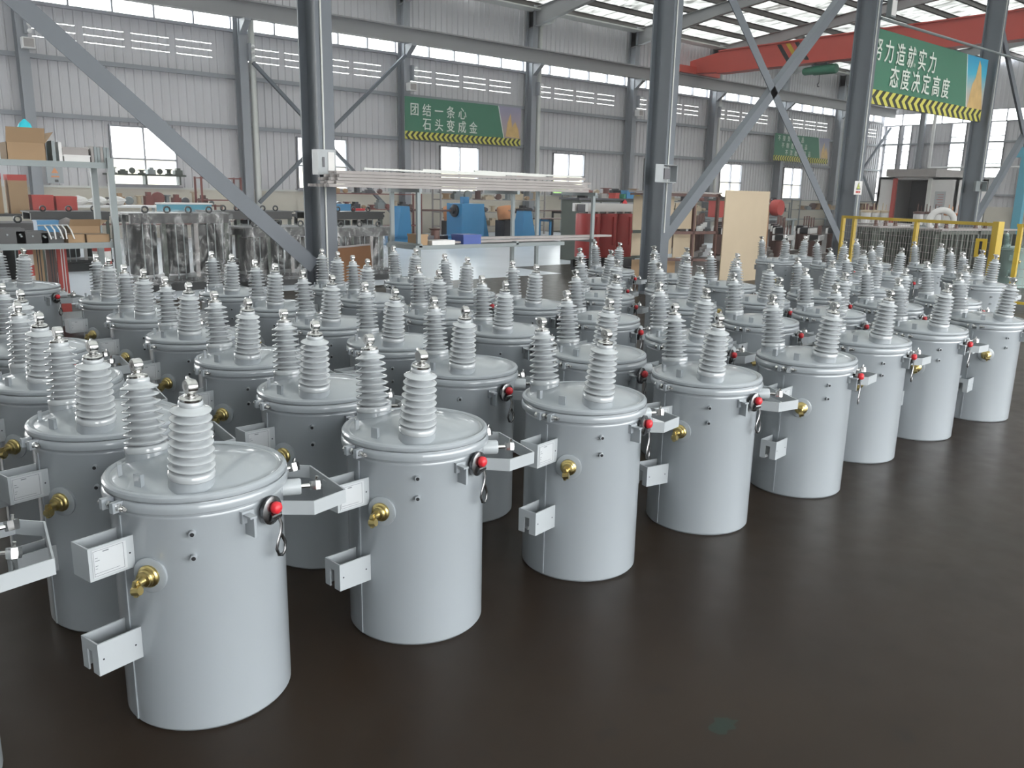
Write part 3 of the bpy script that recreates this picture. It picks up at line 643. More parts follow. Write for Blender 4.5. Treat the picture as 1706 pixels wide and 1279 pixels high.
# ================================================================== BACKGROUND OBJECTS
def boxobj(name, label, cat, x0, x1, y0, y1, z0, z1, m, group=None):
    cx, cy = (x0 + x1) / 2, (y0 + y1) / 2; t = thing(name, label, cat, (cx, cy, z0), 0, group); return t, (x1 - x0) / 2, (y1 - y0) / 2, z1 - z0
def carton(label, x0, x1, y0, y1, z0, h, m='carton', flap=.0, rz=0, group=None):
    t = thing('carton', label, 'box', ((x0 + x1) / 2, (y0 + y1) / 2, z0), rz, group); a, b = (x1 - x0) / 2, (y1 - y0) / 2; q = .006
    mb = MB(); mb.box(-a, a, -b, b, 0, q); mb.box(-a, a, -b, -b + q, 0, h); mb.box(-a, a, b - q, b, 0, h); mb.box(-a, -a + q, -b, b, 0, h); mb.box(a - q, a, -b, b, 0, h)
    if not flap: mb.box(-a, a, -b, b, h - q, h)
    mb.obj('box_body', M[m], t)
    if flap:
        mb = MB(); mb.add([(-a, -b, h), (a, -b, h), (a * .97, -b - .05, h + flap), (-a * .97, -b - .05, h + flap), (-a, -b + q, h), (a, -b + q, h), (a * .97, -b - .05 + q, h + flap), (-a * .97, -b - .05 + q, h + flap)],
                          [(0, 1, 2, 3), (7, 6, 5, 4), (0, 4, 5, 1), (1, 5, 6, 2), (2, 6, 7, 3), (3, 7, 4, 0)]); mb.obj('flap', M[m], t)
        mb = MB(); mb.add([(a, -b, h), (a, b, h), (a + .08, b, h + flap * .8), (a + .08, -b, h + flap * .8), (a - q, -b, h), (a - q, b, h), (a + .08 - q, b, h + flap * .8), (a + .08 - q, -b, h + flap * .8)],
                          [(0, 1, 2, 3), (7, 6, 5, 4), (0, 4, 5, 1), (1, 5, 6, 2), (2, 6, 7, 3), (3, 7, 4, 0)]); mb.obj('flap', M[m], t)
    else:
        mb = MB(); mb.box(-a - .001, a + .001, -.025, .025, h, h + .001); mb.obj('packing_tape', M['bars'], t)
    return t
def blob(name, label, cat, loc, sx, sy, sz, m, seed=0, peak=0, group=None, n=9):
    """crumpled bag / soft lump sitting on z of loc"""
    rnd = random.Random(seed); mb = MB(); vs = []; H = n; W_ = 14
    for i in range(H + 1):
        v = i / H; r = math.sin(PI * min(1, .12 + v * .88)) ** .7 if not peak else (1 - v) ** .6 * (.75 + .25 * math.sin(9 * v)) + .04
        for j in range(W_):
            a = 2 * PI * j / W_; q = r * (1 + rnd.uniform(-.16, .16)); vs.append((sx * q * math.cos(a), sy * q * math.sin(a), sz * v))
    fs = [(i * W_ + j, i * W_ + (j + 1) % W_, (i + 1) * W_ + (j + 1) % W_, (i + 1) * W_ + j) for i in range(H) for j in range(W_)]
    fs += [tuple(range(W_ - 1, -1, -1)), tuple(H * W_ + j for j in range(W_))]
    mb.add(vs, fs); o = mb.obj(name, m, None, 30, loc); return tag(o, label, cat, group)

# ---- steel shelf at the left
sh = thing('steel_shelf', 'grey steel storage shelf at the left edge loaded with cartons and fittings', 'shelf', (1.2, 9.7, 0))
for nm, z in (('shelf_board', 1.79), ('shelf_board', .985), ('shelf_board', .2)):
    mb = MB(); mb.box(-1.3, 1.3, -.3, .35, z - .045, z); mb.box(-1.3, 1.3, -.31, -.3, z - .055, z + .004); mb.obj(nm, M['steelgrey'], sh)
for x in (-1.3, 1.27):
    for y in (-.33, .33):
        mb = MB(); mb.box(x - .03, x + .03, y - .028, y + .028, 0, 1.84); mb.obj('post', M['steelgrey'], sh)
carton('large open brown cardboard box with a faded red mark on the top shelf', 1.58, 1.92, 9.5, 9.85, 1.79, .17, flap=.14)
mb = MB(); mb.add([(-.05, 0, .03), (-.01, 0, .05), (.06, 0, .08), (.10, 0, .12), (.13, 0, .08), (.1, 0, .06), (.03, 0, .02)], [tuple(range(7))]); 
blob('plastic_bag', 'bright cyan plastic bag poking up behind the large brown box', 'bag', (1.84, 9.94, 1.79), .17, .09, .42, M['cyan'], 3, 1)
for k, (x, w_, h, m) in enumerate(((1.99, .03, .20, 'steelgrey'), (2.05, .03, .19, 'white'))):
    mb = MB(); mb.box(-w_ / 2, w_ / 2, -.12, .12, 0, h); mb.box(-w_ / 2 - .004, w_ / 2 + .004, -.125, -.1, h * .3, h * .34); mb.obj('file_binder', M[m], None, None, (x, 9.62, 1.79))
    tag(bpy.data.objects[-1] if False else mb and [o for o in COL.objects if o.name.startswith('file_binder')][-1], ['grey upright packet beside the large brown box on the top shelf', 'white upright packet between the grey one and the stacked boxes'][k], 'packet')
def smallbox(name, label, x, y, z, a, b, h, m, rz=0, cat='box', group=None, lid=True):
    t = thing(name, label, cat, (x, y, z), rz, group); mb = MB(); mb.box(-a, a, -b, b, 0, h * (.8 if lid else 1)); mb.obj('box_body', M[m], t)
    if lid: mb = MB(); mb.box(-a - .006, a + .006, -b - .006, b + .006, h * .8, h); mb.obj('box_lid', M[m], t)
    return t
smallbox('paper_box', 'creased white box at the bottom of the pair on the top shelf', 2.2, 9.65, 1.79, .12, .14, .072, 'white')
smallbox('paper_box', 'pinkish white box lying on the creased white box', 2.19, 9.65, 1.862, .12, .14, .075, 'bars')
for k in range(6):
    mb = MB(); mb.box(-.013, .013, -.13, .13, 0, .165 - .004 * (k % 3)); o = mb.obj('grey_plate', M['steelgrey' if k % 3 else 'bars'], None, None, (2.35 + .030 * k, 9.65, 1.79))
    tag(o, 'thin grey plate standing upright at the right end of the top shelf', 'plate', 'grey plates upright on the top shelf')
carton('lower left brown carton of the pile on the middle shelf', 2.02, 2.18, 9.42, 9.6, .985, .09, rz=.02)
carton('lower right brown carton with torn top on the middle shelf', 2.2, 2.42, 9.42, 9.62, .985, .085, rz=-.03)
carton('upper brown carton with raised flap behind the two small ones on the middle shelf', 2.1, 2.40, 9.68, 9.95, .985, .16, flap=.07)
tb = thing('blue_bin', 'blue plastic bin behind the middle shelf fittings', 'bin', (1.93, 9.9, .985)); mb = MB(); mb.box(-.1, .1, -.1, .1, 0, .21); mb.obj('bin_body', M['blue'], tb); mb = MB(); mb.box(-.105, .105, -.105, .105, .2, .215); mb.obj('rim', M['blue'], tb)
for k, x in enumerate((1.82, 1.88, 1.93, 1.98, 2.03)):
    mb = MB(); y = 9.40; mb.tube([(x - .03, y + .15, 1.16), (x, y + .03, 1.165), (x + .02, y - .01, 1.12), (x + .045 - .02 * (k % 2), y - .015, 1.03)], .0075, 8); o = mb.obj('hose_end', M['white'], None, 60); o.location = (0, 0, 0)
    tag(o, 'white cable tail hanging over the dark fittings on the middle shelf', 'cable', 'white cable tails on the middle shelf')
for k, (x, w_, h) in enumerate(((1.5, .16, .15), (1.72, .14, .12), (1.9, .1, .1))):
    t = thing('core_clamp', ['dark clamp frame at the far left of the middle shelf', 'dark clamp frame under the white cable tails', 'small dark clamp frame left of the cartons'][k], 'fitting', (x, 9.62, .985))
    mb = MB(); mb.box(-w_, w_, -.12, .1, 0, .03); mb.box(-w_, w_, -.12, -.09, .03, h); mb.box(-w_, w_, .06, .1, .03, h); mb.obj('channel', M['black'], t)
    mb = MB()
    for j in (-.7, 0, .7): mb.tube([(w_ * j, -.14, h * .6), (w_ * j, .12, h * .6)], .01, 6)
    mb.obj('tie_rod', M['steelgrey'], t)
blob('film_bag', 'clear crumpled plastic bag behind the cartons on the middle shelf', 'bag', (2.14, 9.96, .985), .13, .08, .24, M['bars'], 9)
# striped bollards and boards below the shelf
def striped(label, x, y, w_, h, base, g=None):
    t = thing('striped_post', label, 'post', (x, y, 0), 0, g); mb = MB(); n = 8
    for k in range(n):
        mb.cur = k % 2; mb.lathe([(w_, h * k / n), (w_, h * (k + 1) / n)], 16, (0, 0, 0), (0, 0, 1))
    mb.obj('post_body', [M['white'], M['redbox']], t, 40); mb = MB(); mb.box(-w_ * 1.6, w_ * 1.6, -w_ * 1.6, w_ * 1.6, 0, .02); mb.obj('foot_plate', M['darkmetal'], t); return t
striped('red and white striped post below the shelf, behind two bushing tips', 2.62, 10.6, .10, .93, 0)
striped('red and white striped post at far left under the shelf', 1.80, 10.4, .07, .93, 0)
for k, (x, w_, m, lab) in enumerate(((1.93, .05, 'carton', 'tan board leaning below the shelf beside the left striped post'), (2.06, .05, 'brown', 'dark brown board upright below the shelf'), (2.17, .05, 'redbox', 'red slotted upright standing below the shelf'))):
    t = thing('upright_board', lab, 'board', (x, 10.5, 0)); mb = MB(); mb.box(-w_, w_, -.02, .02, 0, .93); mb.obj('board', M[m], t)
    mb = MB(); mb.box(-w_ * .25, -w_ * .05, -.024, -.019, .3, .9); mb.box(w_ * .3, w_ * .5, -.024, -.019, .3, .9); mb.obj('slot_strip', M['white' if k == 2 else 'black'], t)

# ---- film-wrapped black core assemblies
def wrapped(label, x0, x1, y, h, rings, dep=.8, film=True):
    cx = (x0 + x1) / 2; a = (x1 - x0) / 2; t = thing('wrapped_transformer', label, 'transformer', (cx, y + dep / 2, 0), 0, 'film wrapped black transformers'); b = dep / 2
    mb = MB(); mb.box(-a * .9, a * .9, -b, b, 0, .14); mb.box(-a * .95, a * .95, -b * .8, b * .8, .14, .20); mb.obj('base_frame', M['black'], t)
    mb = MB(); mb.box(-a * .92, a * .92, -b * .95, -b * .75, h - .17, h - .03); mb.box(-a * .92, a * .92, b * .75, b * .95, h - .17, h - .03); mb.box(-a * .95, a * .95, -b, b, h - .045, h - .02); mb.obj('top_clamp', M['black'], t)
    for k in range(3):
        x = (-.6 + .6 * k) * a
        mb = MB(); mb.lathe([(a * .24, .24), (a * .25, .26), (a * .25, h - .22), (a * .24, h - .2)], 20, (x, 0, 0)); mb.obj('winding', M['blackmatt'], t, 40)
        mb = MB(); mb.box(x + a * .24, x + a * .32, -b * .86, -b * .8, .2, h - .17); mb.obj('insulation_board', M['bars'] if k == 1 else M['olive'], t)
        for s in (-.07, .05):
            mb = MB(); mb.tube([(x + s * a * 1.2 - a * .03, -b * .92, .18), (x + s * a * 1.2 - a * .03, -b * .92, h - .16)], .009, 6); mb.obj('tie_rod', M['steelgrey'], t, 40)
    for k in range(rings):
        x = -a * .6 + 1.2 * a * k / max(1, rings - 1); mb = MB(); mb.tube([(x + .045 * math.cos(q * PI / 5), -b * .6, h + .03 + .045 * math.sin(q * PI / 5)) for q in range(10)], .015, 6, closed=True); mb.obj('lifting_eye', M['black'], t, 60)
    if film:
        rnd = random.Random(int(x0 * 100)); mb = MB(); vs = []; n = 36; zs = [.1, .3, .5, .7, .85, .97, 1.0]
        for zi, q in enumerate(zs):
            for j in range(n):
                an = 2 * PI * j / n; ex = abs(math.cos(an)) ** .25 * (1 if math.cos(an) > 0 else -1); ey = abs(math.sin(an)) ** .25 * (1 if math.sin(an) > 0 else -1)
                s = 1.04 + rnd.uniform(-.03, .03) - (.0 if q < .99 else .18); vs.append((a * ex * s, b * 1.04 * ey * s, h * q + .005 + rnd.uniform(-.015, .015)))
        fs = [(i * n + j, i * n + (j + 1) % n, (i + 1) * n + (j + 1) % n, (i + 1) * n + j) for i in range(len(zs) - 1) for j in range(n)]
        fs.append(tuple((len(zs) - 1) * n + j for j in range(n)))
        mb.add(vs, fs); mb.obj('stretch_film', M['film'], t, 60)
    return t
wrapped('large black transformer core wrapped in clear film, left of the slanting brace', 3.58, 5.18, 13.0, 1.19, 4)
wrapped('low black film-wrapped core behind the slanting brace', 5.28, 6.62, 12.9, .97, 3)
wrapped('low black film-wrapped core seen right of the first column', 6.85, 8.1, 12.9, .95, 3)
wrapped('rear black core with lifting eyes, left of the first column', 5.6, 7.3, 15.2, 1.16, 5, film=False)
wrapped('rear black core with lifting eyes, right of the first column', 7.6, 9.35, 15.2, 1.15, 4, film=False)
wrapped('dark core assembly farthest left behind the steel shelf', .9, 2.6, 13.2, 1.05, 3, film=False)
wrapped('distant dark core behind the shelf boxes at left', 3.0, 4.4, 16.8, 1.1, 3, film=False)
t = thing('blue_tote', 'long light blue tote on top of the rear cores behind the wrapped transformer', 'box', (6.1, 17.9, 1.02)); mb = MB(); mb.box(-.5, .5, -.2, .2, .0, .2); mb.obj('box_body', M['jib'], t); mb = MB(); mb.box(-.52, .52, -.22, .22, .18, .21); mb.obj('box_lid', M['white'], t)
t = thing('support_bench', 'dark workbench carrying the light blue tote', 'bench', (6.1, 17.9, 0)); mb = MB(); mb.box(-1.4, 1.6, -.35, .35, .96, 1.02); mb.obj('bench_top', M['black'], t)
for sx in (-1.3, 1.5):
    for sy in (-.3, .3): mb = MB(); mb.box(sx - .03, sx + .03, sy - .03, sy + .03, 0, .96); mb.obj('leg', M['black'], t)
smallbox('blue_box', 'blue cabinet box seen right of the first column above the dark cores', 9.15, 17.2, 1.02, .36, .2, .23, 'blue')
t = thing('support_bench', 'dark workbench behind the rear cores carrying the blue cabinet box', 'bench', (9.3, 17.2, 0)); mb = MB(); mb.box(-1.0, 1.0, -.35, .35, .96, 1.02); mb.obj('bench_top', M['black'], t)
for sx in (-.9, .9):
    for sy in (-.3, .3): mb = MB(); mb.box(sx - .03, sx + .03, sy - .03, sy + .03, 0, .96); mb.obj('leg', M['black'], t)
smallbox('red_box', 'small bright red box right of the blue cabinet box', 9.75, 17.1, 1.02, .12, .1, .13, 'red')
# brown board beside column
t = thing('leaning_board', 'brown curved cardboard panel leaning right of the first column', 'board', (5.27, 9.3, 0)); mb = MB()
n = 10; vs = []
for i in range(n + 1):
    u = i / n; x = -.27 + .54 * u; y = .06 * math.sin(PI * u)
    for z, dy in ((0, -.0), (.84 + .05 * math.sin(PI * u * .5), .12)): vs += [(x, y + dy, z), (x, y + dy + .02, z)]
fs = []
for i in range(n):
    a, b = i * 4, i * 4 + 4; fs += [(a, b, b + 2, a + 2), (a + 1, a + 3, b + 3, b + 1), (a + 2, b + 2, b + 3, a + 3)]
mb.add(vs, fs); mb.obj('panel', M['carton2'], t, 60); mb = MB(); mb.beam((-.27, .12, .86), (.27, .13, .89), .03, .02); mb.obj('edge_strip', M['bars'], t)

# ---- bar rack
rk = thing('bar_rack', 'grey steel rack in front of the first column carrying long pale bars', 'rack', (6.2, 8.15, 0))
for (x, y, lab) in ((-.93, -.25, 0), (-.93, .3, 0), (.96, .35, 0), (1.85, -.25, 0), (1.35, .3, 0)):
    mb = MB(); mb.box(x - .022, x + .022, y - .018, y + .018, 0, 1.6); mb.obj('post', M['steelgrey'], rk)
for z in (1.56, .955):
    for x in (-.93, 1.85, .5): mb = MB(); mb.box(x - .02, x + .02, -.3, .35, z, z + .04); mb.obj('cross_bar', M['steelgrey'], rk)
mb = MB(); mb.box(-1.0, 1.3, -.3, .32, .93, .975); mb.obj('shelf_board', M['steelgrey'], rk)
for k, (dx, y, z, rz_) in enumerate(((-.1, -.15, .985, .0), (.35, 0, .985, -.06))):
    mb = MB(); mb.box(-1.0, 1.3, -.07, .07, 0, .025); o = mb.obj('flat_board', M['bars'], None, None, (6.9 + dx, 8.15 + y, z + .026 * k)); o.rotation_euler = (0, 0, rz_)
    tag(o, ['long pale flat board lying on the rack middle shelf', 'second pale board lying askew over the first at the rack right end'][k], 'board')
rnd = random.Random(4); nb = 0
for layer in range(5):
    for k in range(9 - layer):
        y = 7.93 + .052 * k + .02 * layer + rnd.uniform(-.008, .008); z = 1.615 + layer * .034; x0 = 4.18 + rnd.uniform(-.02, .15) + .03 * layer; x1 = 8.07 - rnd.uniform(0, .28)
        if layer == 4 and k % 2: continue
        dy = rnd.uniform(-.03, .03) if layer > 2 else 0; dz = rnd.uniform(0, .03) if layer > 3 else 0
        mb = MB(); mb.beam((x0 - 6.1, 0, 0), (x1 - 6.1, dy, dz), .046, .03); o = mb.obj('insulation_bar', M['bars'], None, None, (6.1, y, z)); nb += 1
        tag(o, 'long pale bar in the bundle lying across the rack before the first column', 'bar', 'long pale bars bundled on top of the rack')
for k in range(3):
    mb = MB(); mb.beam((-.9, 0, 0), (1.0, .1 * (k - 1), -.02), .03, .02); o = mb.obj('loose_strip', M['pipe'], None, None, (5.6 + .8 * k, 8.1 + .06 * k, 1.80 + .012 * k)); tag(o, ['thin whitish strip lying loose on the left of the bar bundle', 'thin whitish strip lying loose across the middle of the bar bundle', 'thin whitish strip lying loose on the right of the bar bundle'][k], 'strip')
smallbox('shelf_carton', 'small tan box at the left end of the rack middle shelf', 5.36, 8.05, .975, .07, .1, .12, 'carton')
smallbox('white_tray', 'shallow white tray on the rack middle shelf', 5.62, 8.0, .975, .16, .1, .05, 'white', lid=False, cat='tray')
smallbox('blue_crate', 'small dark blue plastic crate on the rack middle shelf', 6.02, 8.0, .975, .13, .12, .11, 'blue2', cat='crate')
blob('rag_pile', 'crumpled red rag on the rack middle shelf', 'rag', (5.43, 8.2, .975), .07, .06, .12, M['red'], 11)
t = thing('dark_casting', 'dark metal casting behind the white tray on the rack', 'casting', (5.72, 8.22, .975)); mb = MB(); mb.lathe([(.11, 0), (.11, .03), (.06, .05), (.05, .15), (.08, .17), (.0, .18)], 14); mb.obj('casting_body', M['brown'], t, 40); mb = MB(); mb.box(-.16, .16, -.04, .04, .02, .09); mb.obj('flange', M['darkmetal'], t)

# ---- blue winding machine
bm = thing('winding_machine', 'long blue coil winding lathe on a blue bed beyond the bar rack', 'machine', (14.55, 20.9, 0))
mb = MB(); mb.box(-1.65, 1.65, -.35, .45, 0, .18); mb.box(-1.6, 1.6, -.2, .3, .18, .26); mb.obj('machine_bed', M['blue'], bm)
mb = MB(); mb.box(.75, 1.6, -.35, .45, .18, 1.22); mb.box(1.0, 1.2, -.1, .1, 1.22, 1.42); mb.obj('headstock', M['blue'], bm)
mb = MB(); mb.lathe([(0, .0), (.19, .0), (.19, .06), (.1, .08), (.1, .16), (0, .16)], 16, (.75, 0, 1.0), (-1, 0, 0)); mb.obj('face_plate', M['darkmetal'], bm, 40)
mb = MB(); mb.add([(-1.5, -.25, .26), (-1.0, -.25, .26), (-1.08, -.25, 1.13), (-1.36, -.25, 1.13), (-1.5, .25, .26), (-1.0, .25, .26), (-1.08, .2, 1.13), (-1.36, .2, 1.13)], [(0, 1, 2, 3), (7, 6, 5, 4), (0, 4, 5, 1), (1, 5, 6, 2), (2, 6, 7, 3), (3, 7, 4, 0)]); mb.obj('tailstock', M['blue'], bm)
mb = MB(); mb.tube([(-1.1, 0, 1.02), (.7, 0, 1.0)], .03, 8); mb.tube([(-.85, 0, 1.02), (-.8, 0, 1.02)], .07, 8); mb.obj('spindle', M['brown'], bm, 40)
for k, (x, y, lab) in enumerate(((18.35, 21.2, 'blue tapered pedestal right of the winding lathe headstock'), (18.4, 23.8, 'teal tapered pedestal farther behind between the benches'))):
    t = thing('tapered_pedestal', lab, 'machine', (x, y, 0)); mb = MB(); h = 1.0; a, b = .30, .17
    mb.add([(-a, -a, .0), (a, -a, .0), (a, a, .0), (-a, a, .0), (-b, -b, h), (b, -b, h), (b, b, h), (-b, b, h)], [(3, 2, 1, 0), (4, 5, 6, 7), (0, 1, 5, 4), (1, 2, 6, 5), (2, 3, 7, 6), (3, 0, 4, 7)]); mb.obj('pedestal_body', M['blue'], t)
    mb = MB(); mb.box(-.2, .2, -.2, .2, h, h + .06); mb.tube([(0, 0, h + .06), (0, 0, h + .16)], .02, 6); mb.obj('cap_plate', M['darkmetal'], t)

# ---- red coil transformers
def drytype(label, x0, x1, y, zb, zt, n, topm, base='darkmetal'):
    cx = (x0 + x1) / 2; a = (x1 - x0) / 2; t = thing('dry_transformer', label, 'transformer', (cx, y, 0)); r = a / n * 1.04
    mb = MB(); mb.box(-a, a, -.22, -.15, zt + .04, zt + .20); mb.box(-a, a, .15, .22, zt + .04, zt + .20); mb.obj('top_clamp', M[topm], t)
    mb = MB(); mb.box(-a * .95, a * .95, -.12, .12, zt + .02, zt + .18); mb.obj('core_yoke', M['darkmetal'], t)
    for k in range(n):
        x = -a + (2 * k + 1) * a / n; mb = MB(); mb.lathe([(r * .7, zb), (r * .97, zb), (r, zb + .02), (r, zt - .02), (r * .97, zt), (r * .7, zt)], 28, (x, 0, 0)); c = mb.obj('coil', M['pinkred'], t, 40)
        mb = MB(); mb.box(x - .03, x + .03, -r - .035, -r + .03, zb + .25, zt - .06); mb.obj('tap_strip', M['pinkred'], c)
        for s in (-.5, .5): mb = MB(); mb.box(x + s * r - .03, x + s * r + .03, -r * .7, -r * .55, zt - .02, zt + .07); mb.obj('spacer_block', M['white'], t)
    mb = MB(); mb.box(-a, a, -.22, -.15, zb - .2, zb - .04); mb.box(-a, a, .15, .22, zb - .2, zb - .04); mb.box(-a * .8, -a * .6, -.35, .35, zb - .28, zb - .2); mb.box(a * .6, a * .8, -.35, .35, zb - .28, zb - .2); mb.obj('bottom_clamp', M[base], t)
    for sx in (-.7, .7): mb = MB(); mb.tube([(a * sx, -.3, .04 + max(0, zb - .32)), (a * sx, -.3, zb - .24)], .05, 10); mb.tube([(a * sx, -.3, 0), (a * sx, -.3, zb - .24)], .03, 8); mb.obj('foot', M['darkmetal'], t)
    return t
drytype('dry-type transformer with three dark red resin coils and a cream top beam', 11.86, 13.32, 12.0, .32, 1.20, 3, 'white')
t = drytype('smaller red-coil dry transformer on a blue base beside the second column', 13.0, 13.95, 12.9, .30, .80, 2, 'teal', 'blue')
# workbench behind with small parts
wb = thing('tool_cabinet', 'long grey tool cabinet with cluttered top behind the red-coil transformer', 'cabinet', (15.6, 14.6, 0))
mb = MB(); mb.box(-1.5, 1.35, -.3, .3, 0, 1.44); mb.obj('cabinet_body', M['olive'], wb); mb = MB(); mb.box(-1.55, 1.4, -.35, .35, 1.44, 1.49); mb.obj('worktop', M['darkmetal'], wb)
for k in range(4): mb = MB(); mb.box(-1.45 + .7 * k, -.8 + .7 * k, -.315, -.3, 1.2, 1.4); d_ = mb.obj('drawer', M['wcolumn'], wb); m2 = MB(); m2.tube([(-1.25 + .7 * k, -.33, 1.3), (-1.0 + .7 * k, -.33, 1.3)], .012, 6); m2.obj('handle', M['chrome'], d_)
for k, (x, m, h, lab) in enumerate(((15.05, 'bars', .11, 'pale small box on the cabinet top, left of the colourful ones'), (15.5, 'redbox', .13, 'orange red small box on the cabinet top'), (15.77, 'teal', .11, 'green small box on the cabinet top'), (16.0, 'blue', .2, 'tilted blue case on the cabinet top'), (16.28, 'yellow', .12, 'yellow small box on the cabinet top'), (14.4, 'darkmetal', .08, 'dark coil of strapping at the left of the cabinet top'), (14.75, 'steelgrey', .07, 'flat grey part beside the strapping on the cabinet top'))):
    smallbox('parts_box', lab, x, 14.5, 1.49, .09 if k != 3 else .14, .1, h, m, rz=.2 * (k % 3))
blob('hanging_cloth', 'bright red cloth hanging over the cabinet front edge', 'cloth', (15.6, 14.22, 1.2), .10, .03, .27, M['red'], 21)

# ---- wooden crate with plywood
ct = thing('open_crate', 'steel framed open crate backed with plywood right of the second column', 'crate', (12.05, 9.5, 0))
fr = [((-.93, 0, 0), (-.93, 0, 1.63)), ((.22, 0, 0), (.22, 0, 1.6)), ((.9, 0, 0), (.9, 0, 1.63)), ((-.95, 0, 1.6), (.95, 0, 1.6)), ((-.95, 0, .95), (.95, 0, .93)), ((-.95, 0, .5), (.95, 0, .42)), ((-.95, 0, .03), (.95, 0, .03))]
for i, (a, b) in enumerate(fr): mb = MB(); mb.beam(a, b, .05, .05, (0, 1, 0)); mb.obj('frame_bar', M['brown'] if i else M['darkmetal'], ct)
for (x0, x1, z0, z1) in ((-.9, .2, .98, 1.57), (-.9, .2, .53, .92), (.25, .88, .98, 1.45), (.25, .88, .46, .9)):
    mb = MB(); mb.box(x0, x1, .45, .465, z0, z1); mb.obj('plywood_panel', M['ply'], ct)
mb = MB(); mb.box(-.9, .3, .42, .44, .03, .46); mb.obj('cardboard_panel', M['carton'], ct)
for x in (-.93, .9): 
    for z in (.03, 1.6): mb = MB(); mb.beam((x, 0, z), (x, .5, z), .04, .04); mb.obj('side_bar', M['brown'], ct)
mb = MB(); mb.box(-.97, .97, -.03, .52, 1.63, 1.655); mb.obj('crate_top', M['bars'], ct)
smallbox('white_block', 'small white block on top of the steel framed crate', 11.5, 9.6, 1.655, .13, .08, .09, 'white', lid=False)
t = thing('plywood_sheet', 'tall blank plywood sheet standing right of the open crate', 'board', (13.72, 9.38, 0), .0); mb = MB(); mb.box(-.72, .70, -.01, .01, 0, 1.70); mb.obj('sheet', M['ply'], t)
mb = MB(); mb.box(.62, .68, .01, .05, 0, 1.6); mb.box(-.66, -.6, .01, .05, 0, 1.6); mb.obj('batten', M['carton'], t)
t = thing('edge_board', 'orange brown board on edge at the right side of the plywood sheet', 'board', (14.55, 9.75, 0)); mb = MB(); mb.add([(-.04, -.3, 0), (.06, -.3, 0), (.02, -.3, 1.35), (-.04, -.3, 1.35), (-.04, .3, 0), (.06, .3, 0), (.02, .3, 1.35), (-.04, .3, 1.35)], [(0, 1, 2, 3), (7, 6, 5, 4), (0, 4, 5, 1), (1, 5, 6, 2), (2, 6, 7, 3), (3, 7, 4, 0)]); mb.obj('board', M['carton2'], t)

# ---- yellow mesh fence
def fencepanel(label, A, B, h, posts):
    A = Vector((*A, 0)); B = Vector((*B, 0)); t = thing('mesh_fence', label, 'fence', A); D = B - A; L_ = D.length; t.rotation_euler = (0, 0, math.atan2(D.y, D.x))
    mb = MB(); mb.box(0, L_, -.02, .02, h - .05, h); mb.obj('top_rail', M['yellow'], t); mb = MB(); mb.box(0, L_, -.02, .02, .1, .14); mb.obj('bottom_rail', M['yellow'], t)
    for x, pw in posts: mb = MB(); mb.box(x - pw, x + pw, -pw, pw, 0, h + (.02 if pw > .035 else 0)); mb.box(x - pw * 1.8, x + pw * 1.8, -pw * 1.8, pw * 1.8, 0, .012); mb.obj('post', M['yellow'], t)
    mb = MB(); n = int(L_ / .06)
    for k in range(1, n): x = k * L_ / n; mb.box(x - .0016, x + .0016, -.0016, .0016, .14, h - .05)
    for k in range(1, 9): z = .14 + k * (h - .2) / 9; mb.box(0, L_, -.0028, .0028, z - .0025, z + .0025)
    o = mb.obj('wire_mesh', M['bars'], t); o['kind'] = 'stuff'
    return t
fencepanel('yellow framed wire mesh fence panel from the third column to the thick gate post', (15.25, 8.25), (13.82, 4.98), 1.28, [(.0, .03), (.32, .03), (1.9, .03), (3.56, .055)])
fencepanel('yellow framed wire mesh gate at the right edge beyond the thick post', (13.80, 4.72), (13.72, 2.6), 1.28, [(.05, .03), (2.0, .03)])
t = thing('gate_latch', 'small yellow latch plate with a dark slot on the gate post', 'latch', (13.74, 5.16, .9)); mb = MB(); mb.box(-.02, .0, -.08, .08, -.14, .14); mb.obj('plate', M['yellow'], t); mb = MB(); mb.box(-.024, -.019, -.02, .02, -.1, .1); mb.obj('slot', M['hole'], t)

# ---- core-and-coil assemblies behind (copies)
def core_unit():
    t = thing('core_assembly', 'x', 'core'); mb = MB(); mb.box(-.42, .42, -.2, .2, .0, .1); mb.obj('base_frame', M['bars'], t)
    for k in range(3):
        x = -.27 + .27 * k; mb = MB(); mb.lathe([(.10, .12), (.125, .13), (.125, .55), (.10, .56)], 16, (x, 0, 0)); mb.obj('winding', M['brown'], t, 40)
        mb = MB(); mb.tube([(x, -.08, .6), (x, -.08, .92)], .018, 6); mb.obj('lead_rod', M['brown'], t, 40)
    mb = MB(); mb.box(-.42, .42, -.16, -.11, .56, .68); mb.box(-.42, .42, .11, .16, .56, .68); mb.obj('top_clamp', M['white'], t)
    mb = MB(); mb.box(-.38, .38, -.1, .1, .57, .7); mb.obj('core_yoke', M['darkmetal'], t)
    return t
cu_ = core_unit(); first = True
cores = []
for r in range(4):
    for k in range(5):
        cores.append((18.0 + .95 * k + .35 * r, 13.0 - .95 * k * .25 + 1.15 * r, 0))
for k in range(5): cores.append((17.6 + 1.0 * k, 11.9 - .3 * k, 0))
for i, (x, y, z) in enumerate(cores):
    o = cu_ if first else copy_tree(cu_); first = False; o.location = (x, y, z); o.rotation_euler = (0, 0, .3 + .1 * (i % 3)); o.scale = (1, 1, 1.18 if i < 20 else 1.0)
    if i < 20: o['label'] = 'brown coil assembly, %s from left in the %s row behind the plywood sheet' % (ORD[i % 5], ORD[i // 5]); o['group'] = 'coil assemblies in rows behind the plywood'
    else: o['label'] = 'brown coil assembly with upright rods, %s from left behind the yellow mesh' % ORD[i - 20]; o['group'] = 'coil assemblies right behind the fence'
